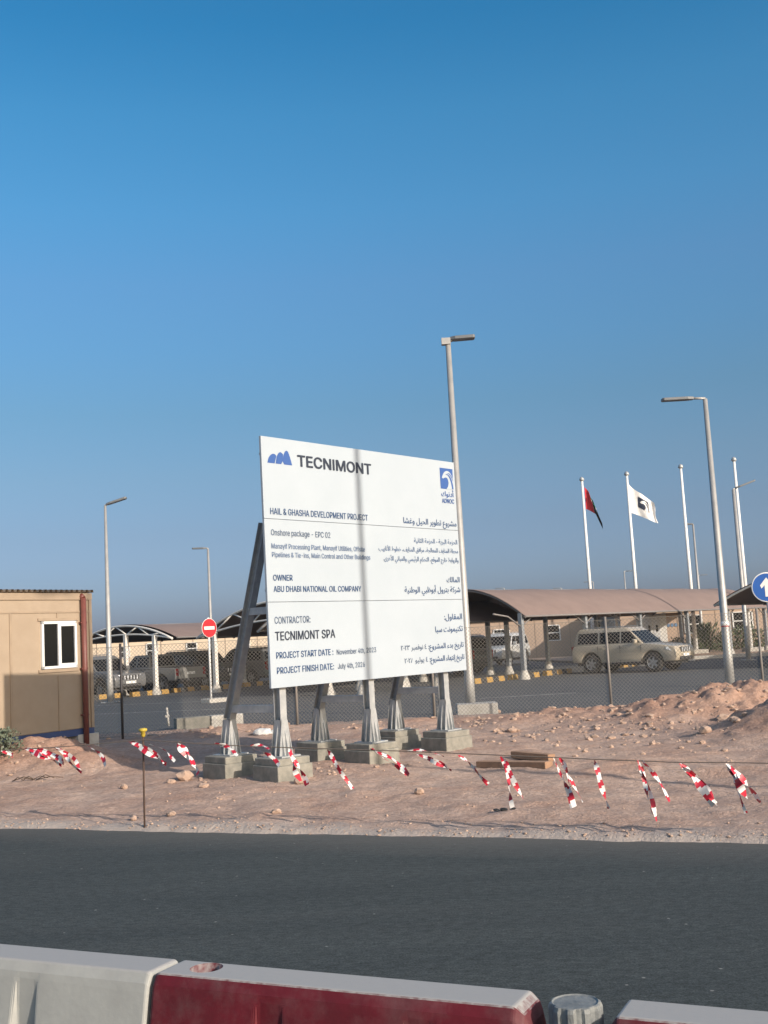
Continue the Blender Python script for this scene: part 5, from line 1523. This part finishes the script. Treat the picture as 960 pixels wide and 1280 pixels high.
TP = [((2, 938), (16, 947), .06, 'short tape strip at the very left picture edge'),
      ((28, 936), (80, 953), .09, 'thick lumpy tape strip over the left sand heap'),
      ((36, 936), (62, 948), .06, 'small tape strip lying against the lumpy one on the sand heap'),
      ((70, 934), (101, 966), .065, 'tape strip hanging down the right side of the left sand heap'),
      ((109, 931), (134, 957), .07, 'tape strip below the corner of the cream cabin'),
      ((161, 927), (206, 954), .07, 'tape strip starting just left of the capped rebar stake'),
      ((186, 930), (222, 951), .05, 'thin tape strip starting just right of the capped rebar stake'),
      ((222, 929), (248, 961), .07, 'tape strip hanging midway from rebar stake to leftmost footing'),
      ((268, 929), (300, 944), .055, 'tape strip blown across the left rear steel shoe'),
      ((313, 932), (340, 936), .045, 'short nearly level tape strip left of the front left leg'),
      ((314, 934), (350, 957), .055, 'tape strip slanting over the front left footing, left of its leg'),
      ((361, 937), (382, 982), .085, 'wide tape strip hanging past the front left leg'),
      ((409, 937), (438, 987), .06, 'tape strip hanging between the left and the middle front footings'),
      ((463, 936), (513, 968), .06, 'tape strip slanting across the middle front footing'),
      ((509, 939), (557, 945), .045, 'nearly level tape strip in front of the right footings'),
      ((521, 943), (561, 962), .05, 'tape strip slanting below the nearly level one by the right footings'),
      ((573, 944), (611, 980), .06, 'tape strip below the front right footing, left of the planks'),
      ((627, 945), (654, 1002), .065, 'tape strip hanging across the wooden plank'),
      ((692, 947), (716, 1010), .075, 'left one of two tape strips tied together right of the planks'),
      ((700, 947), (727, 1004), .07, 'right one of two tape strips tied together right of the planks'),
      ((743, 950), (760, 1012), .065, 'single tape strip right of the doubled pair beyond the planks'),
      ((798, 950), (816, 1018), .06, 'longer strip of the forked tape pair, hanging steeply'),
      ((802, 950), (838, 1001), .055, 'shorter strip of the forked tape pair, blown to the right'),
      ((850, 954), (893, 1006), .10, 'broad tape strip left of the last pair at the right edge'),
      ((908, 954), (933, 1016), .05, 'narrow steep strip of the last pair at the right edge'),
      ((908, 954), (950, 1004), .10, 'broad strip of the last pair, its white end blown right')]
for i, (a, b, w, lab) in enumerate(TP):
    tape(a, b, w * .70, lab, i + 3)

# ------------------------------------------------------------------ things lying on the sand
def sits(px, py, dz=0.0):
    p = gnd(px, py)
    for _ in range(4):
        p = gnd(px, py, height(p.x, p.y))
    p.z = height(p.x, p.y) + dz
    return p
for (a, b, w, h, lab) in (((600, 958), (687, 963), .16, .09, 'long brown wooden plank lying on the sand in front'), ((643, 947), (690, 951), .12, .10, 'shorter grey brown plank lying behind the long plank')):
    A, B = sits(*a), sits(*b)
    mb = MB(); mid = (A + B) / 2
    mb.bar(A - mid, B - mid, w, h)
    o = mb.build('wooden_plank', M_WOOD, bevel=.006, seg=1)
    o.location = mid + Vector((0, 0, .035)); tag(o, lab, 'plank')
RK = [(231, 975, .15, 'largest pale boulder on the sand left of the leftmost footing'), (214, 979, .07, 'small pale stone touching the left side of the largest boulder'), (254, 985, .075, 'pale stone between the largest boulder and the leftmost footing'), (155, 986, .06, 'flat pale stone on the sand left of the rebar stake'), (214, 1020, .05, 'pale stone low on the sand right of the rebar stake'), (167, 1025, .05, 'flat pale stone near the road left of the rebar stake'), (524, 992, .07, 'pale upright stone on open sand below the middle footing'), (620, 892, .10, 'pale stone on the sand right of the lamp plinth'), (640, 915, .08, 'pale stone at the toe of the right earth mound'), (882, 922, .12, 'pale rock in the shaded gully of the right mound'), (905, 905, .10, 'pale rock near the crest of the right front mound'), (375, 979, .08, 'stone at the toe of the front left footing'), (345, 1016, .05, 'small stone on open sand near the road under the board')]
for i, (px, py, r, lab) in enumerate(RK):
    p = sits(px, py)
    mb = MB(); blob(mb, (0, 0, r * .35), r, i * 2.3 + 1, flat=.65, sub=2)
    o = mb.build('boulder', M_STONE); o.location = p; tag(o, lab, 'stone', 'loose stones on the sand')
# concrete kerb stones lying behind the board
A, B = gnd(219, 910), gnd(304, 903)
d = (B - A); L = d.length; d.normalize()
for k, (s0, s1, lab, m) in enumerate(((0, .48, 'long grey concrete slab lying behind the sign at left', M_CONC), (.50, .70, 'pale square concrete block at right end of the slab', M_CONC_L), (.72, .98, 'pale concrete block last of the row behind left strut', M_CONC_L))):
    mb = MB(); mb.box((0, 0, .10), (L * (s1 - s0), .34, .30))
    o = mb.build('kerb_stone', m, bevel=.012); c = A + d * L * (s0 + s1) / 2
    o.location = (c.x, c.y, -.02); o.rotation_euler = (0, 0, atan2(d.y, d.x) + (0, .05, -.06)[k]); tag(o, lab, 'concrete block', 'loose kerb stones behind the board')
p = sits(329, 918)
mb = MB(); blob(mb, (0, 0, .05), .16, 44, flat=.5, sub=3); blob(mb, (.22, .05, .03), .10, 47, flat=.4, sub=3)
o = mb.build('crumpled_bag', M_BAG); o.location = p; tag(o, 'crumpled white bag on the ground behind the left strut', 'bag')
p = sits(630, 1013)
mb = MB(); blob(mb, (0, 0, .01), .05, 12, flat=.3); blob(mb, (.09, .0, .012), .035, 15, flat=.4); blob(mb, (-.08, .01, .01), .03, 18, flat=.3)
o = mb.build('black_scrap', M_DARK); o.location = p; tag(o, 'small black scrap on the open sand near the road', 'scrap')
p = sits(35, 978)
mb = MB()
for k in range(7):
    a = random.uniform(-.5, .5); l = random.uniform(.15, .4); sx = random.uniform(-.25, .2)
    mb.tube([(sx, 0, .01), (sx + l * .5 * cos(a), l * .5 * sin(a), .03 + .05 * random.random()), (sx + l * cos(a), l * sin(a), .02)], .006, 4)
o = mb.build('dry_twigs', M_TWIG); o.location = p; tag(o, 'dry brown twigs on the slope of the left sand heap', 'twigs')
# a short white marker peg by the slab
p = gnd(211, 905)
mb = MB(); mb.tube([(0, 0, -.1), (-.04, 0, .42)], .03, 6); mb.box((-.03, 0, .2), (.1, .05, .06))
o = mb.build('marker_peg', M_CONC_L); o.location = p; tag(o, 'short grey marker peg beside the concrete slab', 'peg')

# scattered rubble: far too many small stones to count
rnd = random.Random(11)
_b = bmesh.new(); bmesh.ops.create_icosphere(_b, subdivisions=1, radius=1)
ICO_V = [v.co.copy() for v in _b.verts]; ICO_F = [tuple(v.index for v in f.verts) for f in _b.faces]; _b.free()
_b = bmesh.new(); bmesh.ops.create_icosphere(_b, subdivisions=2, radius=1); _b.free()
mb = MB()
def scatter(n, fn, r0, r1):
    for k in range(n):
        x, y = fn()
        if droad(x, y) < .02 or y > far_edge(x): continue
        r = r0 * (r1 / r0) ** (rnd.random() ** 2.2)
        bmz = height(x, y)
        # little faceted stone
        st = Vector((rnd.uniform(.7, 1.3), rnd.uniform(.7, 1.3), rnd.uniform(.4, .8)))
        an = rnd.uniform(0, 6.28); ca, sa = cos(an), sin(an)
        vs = []
        for q in ICO_V:
            k = r * rnd.uniform(.72, 1.12)
            p = Vector((q.x * st.x, q.y * st.y, q.z * st.z)) * k
            vs.append(Vector((x + ca * p.x - sa * p.y, y + sa * p.x + ca * p.y, bmz + r * .12 + p.z)))
        mb.add(vs, ICO_F)
scatter(1500, lambda: (rnd.uniform(-7, 8), rnd.uniform(9, 24)), .005, .027)
scatter(900, lambda: (rnd.gauss(5.0, 1.8), rnd.gauss(20.2, 1.7)), .010, .085)
scatter(260, lambda: (rnd.gauss(.9, 1.8), rnd.gauss(22.6, .7)), .010, .075)
scatter(420, lambda: (rnd.uniform(1.5, 8), 21.5 + rnd.gauss(0, .9)), .01, .07)
scatter(150, lambda: (rnd.gauss(-3.3, 1.0), rnd.gauss(24.0, .5)), .012, .085)
scatter(220, lambda: (rnd.gauss(-1.5, .7), rnd.gauss(16.2, .35)), .01, .05)
scatter(160, lambda: (rnd.gauss(-5.8, .7), rnd.gauss(18.9, .7)), .01, .05)
def edge_pt():
    s = rnd.uniform(-6, 5); q = rnd.expovariate(5)
    p = ROAD_P + ROAD_T * s + ROAD_N * (.05 + q); return p.x, p.y
scatter(1100, edge_pt, .004, .02)
kind(mb.build('rubble', M_STONE, fix=False), 'stuff')

# ------------------------------------------------------------------ plastic road barriers in the foreground
def barrier_mat(name, c1, c2):
    m = bpy.data.materials.new(name)
    m.use_nodes = True
    nt = m.node_tree; L = nt.links.new; N = nt.nodes.new
    b = nt.nodes['Principled BSDF']
    b.inputs['Roughness'].default_value = .6
    b.inputs['Specular IOR Level'].default_value = .3
    tc = N('ShaderNodeTexCoord'); ge = N('ShaderNodeNewGeometry')
    n = N('ShaderNodeTexNoise'); n.inputs['Scale'].default_value = 7; n.inputs['Detail'].default_value = 7; n.inputs['Roughness'].default_value = .65
    L(tc.outputs['Object'], n.inputs['Vector'])
    r = N('ShaderNodeValToRGB'); r.color_ramp.elements[0].position, r.color_ramp.elements[1].position = .35, .7
    r.color_ramp.elements[0].color = (*c1, 1); r.color_ramp.elements[1].color = (*c2, 1)
    L(n.outputs['Fac'], r.inputs['Fac'])
    # pale dust lying on the flat top, scuffed away in places
    sx = N('ShaderNodeSeparateXYZ'); L(ge.outputs['Normal'], sx.inputs[0])
    n2 = N('ShaderNodeTexNoise'); n2.inputs['Scale'].default_value = 45; n2.inputs['Detail'].default_value = 6
    L(tc.outputs['Object'], n2.inputs['Vector'])
    ad = N('ShaderNodeMath'); ad.operation = 'MULTIPLY_ADD'; ad.inputs[1].default_value = .35
    L(n2.outputs['Fac'], ad.inputs[0]); L(sx.outputs['Z'], ad.inputs[2])
    rr = N('ShaderNodeValToRGB'); rr.color_ramp.elements[0].position, rr.color_ramp.elements[1].position = .80, .98
    L(ad.outputs[0], rr.inputs['Fac'])
    # scuffs on the sides
    n3 = N('ShaderNodeTexNoise'); n3.inputs['Scale'].default_value = 3.0; n3.inputs['Detail'].default_value = 9; n3.inputs['Roughness'].default_value = .7
    L(tc.outputs['Object'], n3.inputs['Vector'])
    r3 = N('ShaderNodeValToRGB'); r3.color_ramp.elements[0].position, r3.color_ramp.elements[1].position = .52, .74
    r3.color_ramp.elements[0].color = (0, 0, 0, 1); r3.color_ramp.elements[1].color = (.15, .15, .15, 1)
    L(n3.outputs['Fac'], r3.inputs['Fac'])
    mxx = N('ShaderNodeMath'); mxx.operation = 'MAXIMUM'; L(rr.outputs[0], mxx.inputs[0]); L(r3.outputs[0], mxx.inputs[1])
    m2 = N('ShaderNodeMix'); m2.data_type = 'RGBA'; m2.inputs['B'].default_value = (.36, .35, .335, 1)
    L(mxx.outputs[0], m2.inputs['Factor']); L(r.outputs[0], m2.inputs['A'])
    L(m2.outputs['Result'], b.inputs['Base Color'])
    bp = N('ShaderNodeBump'); bp.inputs['Strength'].default_value = .15; bp.inputs['Distance'].default_value = .006
    L(n2.outputs['Fac'], bp.inputs['Height']); L(bp.outputs[0], b.inputs['Normal'])
    return m
M_BW = barrier_mat('barrier_white', (.37, .375, .355), (.31, .315, .30))
M_BR = barrier_mat('barrier_red', (.125, .010, .018), (.085, .010, .015))
BT = Vector((.903, -.429, 0)); BT.normalize(); BNN = Vector((.429, .903, 0))
J1 = Vector((-.708, 3.603, 0)) - BNN * .067
BH = .90
def prof(groove):
    # near half (y<0) then far half, from the bottom near side over the top to the bottom far side
    if groove: near = [(-.20, .02), (-.19, .25), (-.115, .50), (-.095, BH - .20), (-.090, BH - .055)]
    else: near = [(-.29, .02), (-.28, .22), (-.175, .50), (-.120, BH - .20), (-.092, BH - .055)]
    near += [(-.086, BH - .030), (-.068, BH)]
    farh = [(.068, BH), (.086, BH - .030), (.092, BH - .055), (.120, BH - .20), (.175, .50), (.28, .22), (.29, .02)]
    return near + farh
def barrier(label, x0, x1, m, grooves, tongue=0.0, chamfer=True, hole=None, cap_at=None):
    o_ = J1 + BT * x0
    t = thing('plastic_barrier', label, 'road barrier', (o_.x, o_.y, 0), atan2(BT.y, BT.x), 'plastic road barriers')
    L = x1 - x0
    st = []
    def add(x, g, drop=0.0, shrink=1.0): st.append((x, g, drop, shrink))
    if tongue:
        add(0, False, .075, .8); add(.005, False, .07, .82); add(tongue - .05, False, .07, .82); add(tongue, False, 0, 1)
    else:
        add(0, False, .008, .97); add(.012, False, 0, 1)
    for g in grooves:
        add(g - .050, False); add(g - .036, True); add(g + .036, True); add(g + .050, False)
    if chamfer:
        add(L - .036, False); add(L - .010, False, .022, .93); add(L, False, .05, .84)
    else:
        add(L - .010, False); add(L, False, .007, .97)
    mb = MB(); rings = []
    for (x, g, drop, sh) in st:
        pr = prof(g)
        rings.append([Vector((x, y * sh, z - (drop if z > .4 else 0))) for y, z in pr])
    n = len(rings[0])
    vs = [p for r in rings for p in r]
    fs = []
    for i in range(len(rings) - 1):
        for k in range(n - 1): fs.append((i * n + k, i * n + k + 1, (i + 1) * n + k + 1, (i + 1) * n + k))
        fs.append((i * n + n - 1, i * n, (i + 1) * n, (i + 1) * n + n - 1))
    fs.append(tuple(range(n))); fs.append(tuple((len(rings) - 1) * n + k for k in reversed(range(n))))
    mb.add(vs, fs)
    body = mb.build('body', m, t, bevel=.006, seg=2, angle=25)
    if hole:
        cu = MB(); cu.lathe([(.001, -.30), (.050, -.30), (.050, .1), (.001, .1)], (hole, .012, BH), 'Z', 24)
        co = cu.build('hole_cutter', m)
        co.parent = t
        md = body.modifiers.new('hole', 'BOOLEAN'); md.operation = 'DIFFERENCE'; md.object = co; md.solver = 'EXACT'
        bpy.context.view_layer.update()
        nm = bpy.data.meshes.new_from_object(body.evaluated_get(bpy.context.evaluated_depsgraph_get()))
        body.modifiers.clear(); body.data = nm
        bpy.data.objects.remove(co)
    if cap_at is not None:
        cb = MB(); nn = 60
        for_r = []
        R0 = .066
        def ring(r, z, sc): return [Vector((cap_at + (r * (1 + sc * .05 * (1 if (k // 3) % 2 else -1))) * cos(2 * pi * k / nn), (r * (1 + sc * .05 * (1 if (k // 3) % 2 else -1))) * sin(2 * pi * k / nn), z)) for k in range(nn)]
        zt = BH + .004
        rr = [ring(R0, zt - .085, 1), ring(R0, zt - .012, 1), ring(R0 * .96, zt - .002, .6), ring(R0 * .90, zt, 0), ring(R0 * .84, zt - .003, 0), ring(.001, zt - .003, 0)]
        vv = [p for r in rr for p in r]
        cb.add(vv, [(i * nn + k, i * nn + (k + 1) % nn, (i + 1) * nn + (k + 1) % nn, (i + 1) * nn + k) for i in range(len(rr) - 1) for k in range(nn)])
        cb.build('filler_cap', mat('cap_grey', (.22, .23, .225), (.15, .16, .16), 18, .6, 0, .2, 60), t)
    return t
barrier('dirty white plastic road barrier at lower left', -1.24, -.006, M_BW, (.30, .765), chamfer=False)
barrier('faded red plastic road barrier with dusty top, in the middle', .007, 1.175, M_BR, (.41, .87), hole=.13)
barrier('red plastic road barrier with grey filler cap at lower right', 1.195, 2.45, M_BR, (.66,), tongue=.21, cap_at=.085)

# ------------------------------------------------------------------ thin dusty air
HAZE = 0.0004
if HAZE:
    mb = MB(); mb.box((0, 95, 6.0), (420, 270, 14.6))
    hz = kind(mb.build('haze', MATS['truss_shaded']), 'stuff')
    hm = bpy.data.materials.new('dusty_air'); hm.use_nodes = True
    nt = hm.node_tree; nt.nodes.clear()
    pv_ = nt.nodes.new('ShaderNodeVolumePrincipled')
    pv_.inputs['Color'].default_value = (.86, .88, .92, 1)
    pv_.inputs['Density'].default_value = HAZE
    pv_.inputs['Anisotropy'].default_value = .2
    ou = nt.nodes.new('ShaderNodeOutputMaterial')
    nt.links.new(pv_.outputs[0], ou.inputs['Volume'])
    hz.data.materials.clear(); hz.data.materials.append(hm)
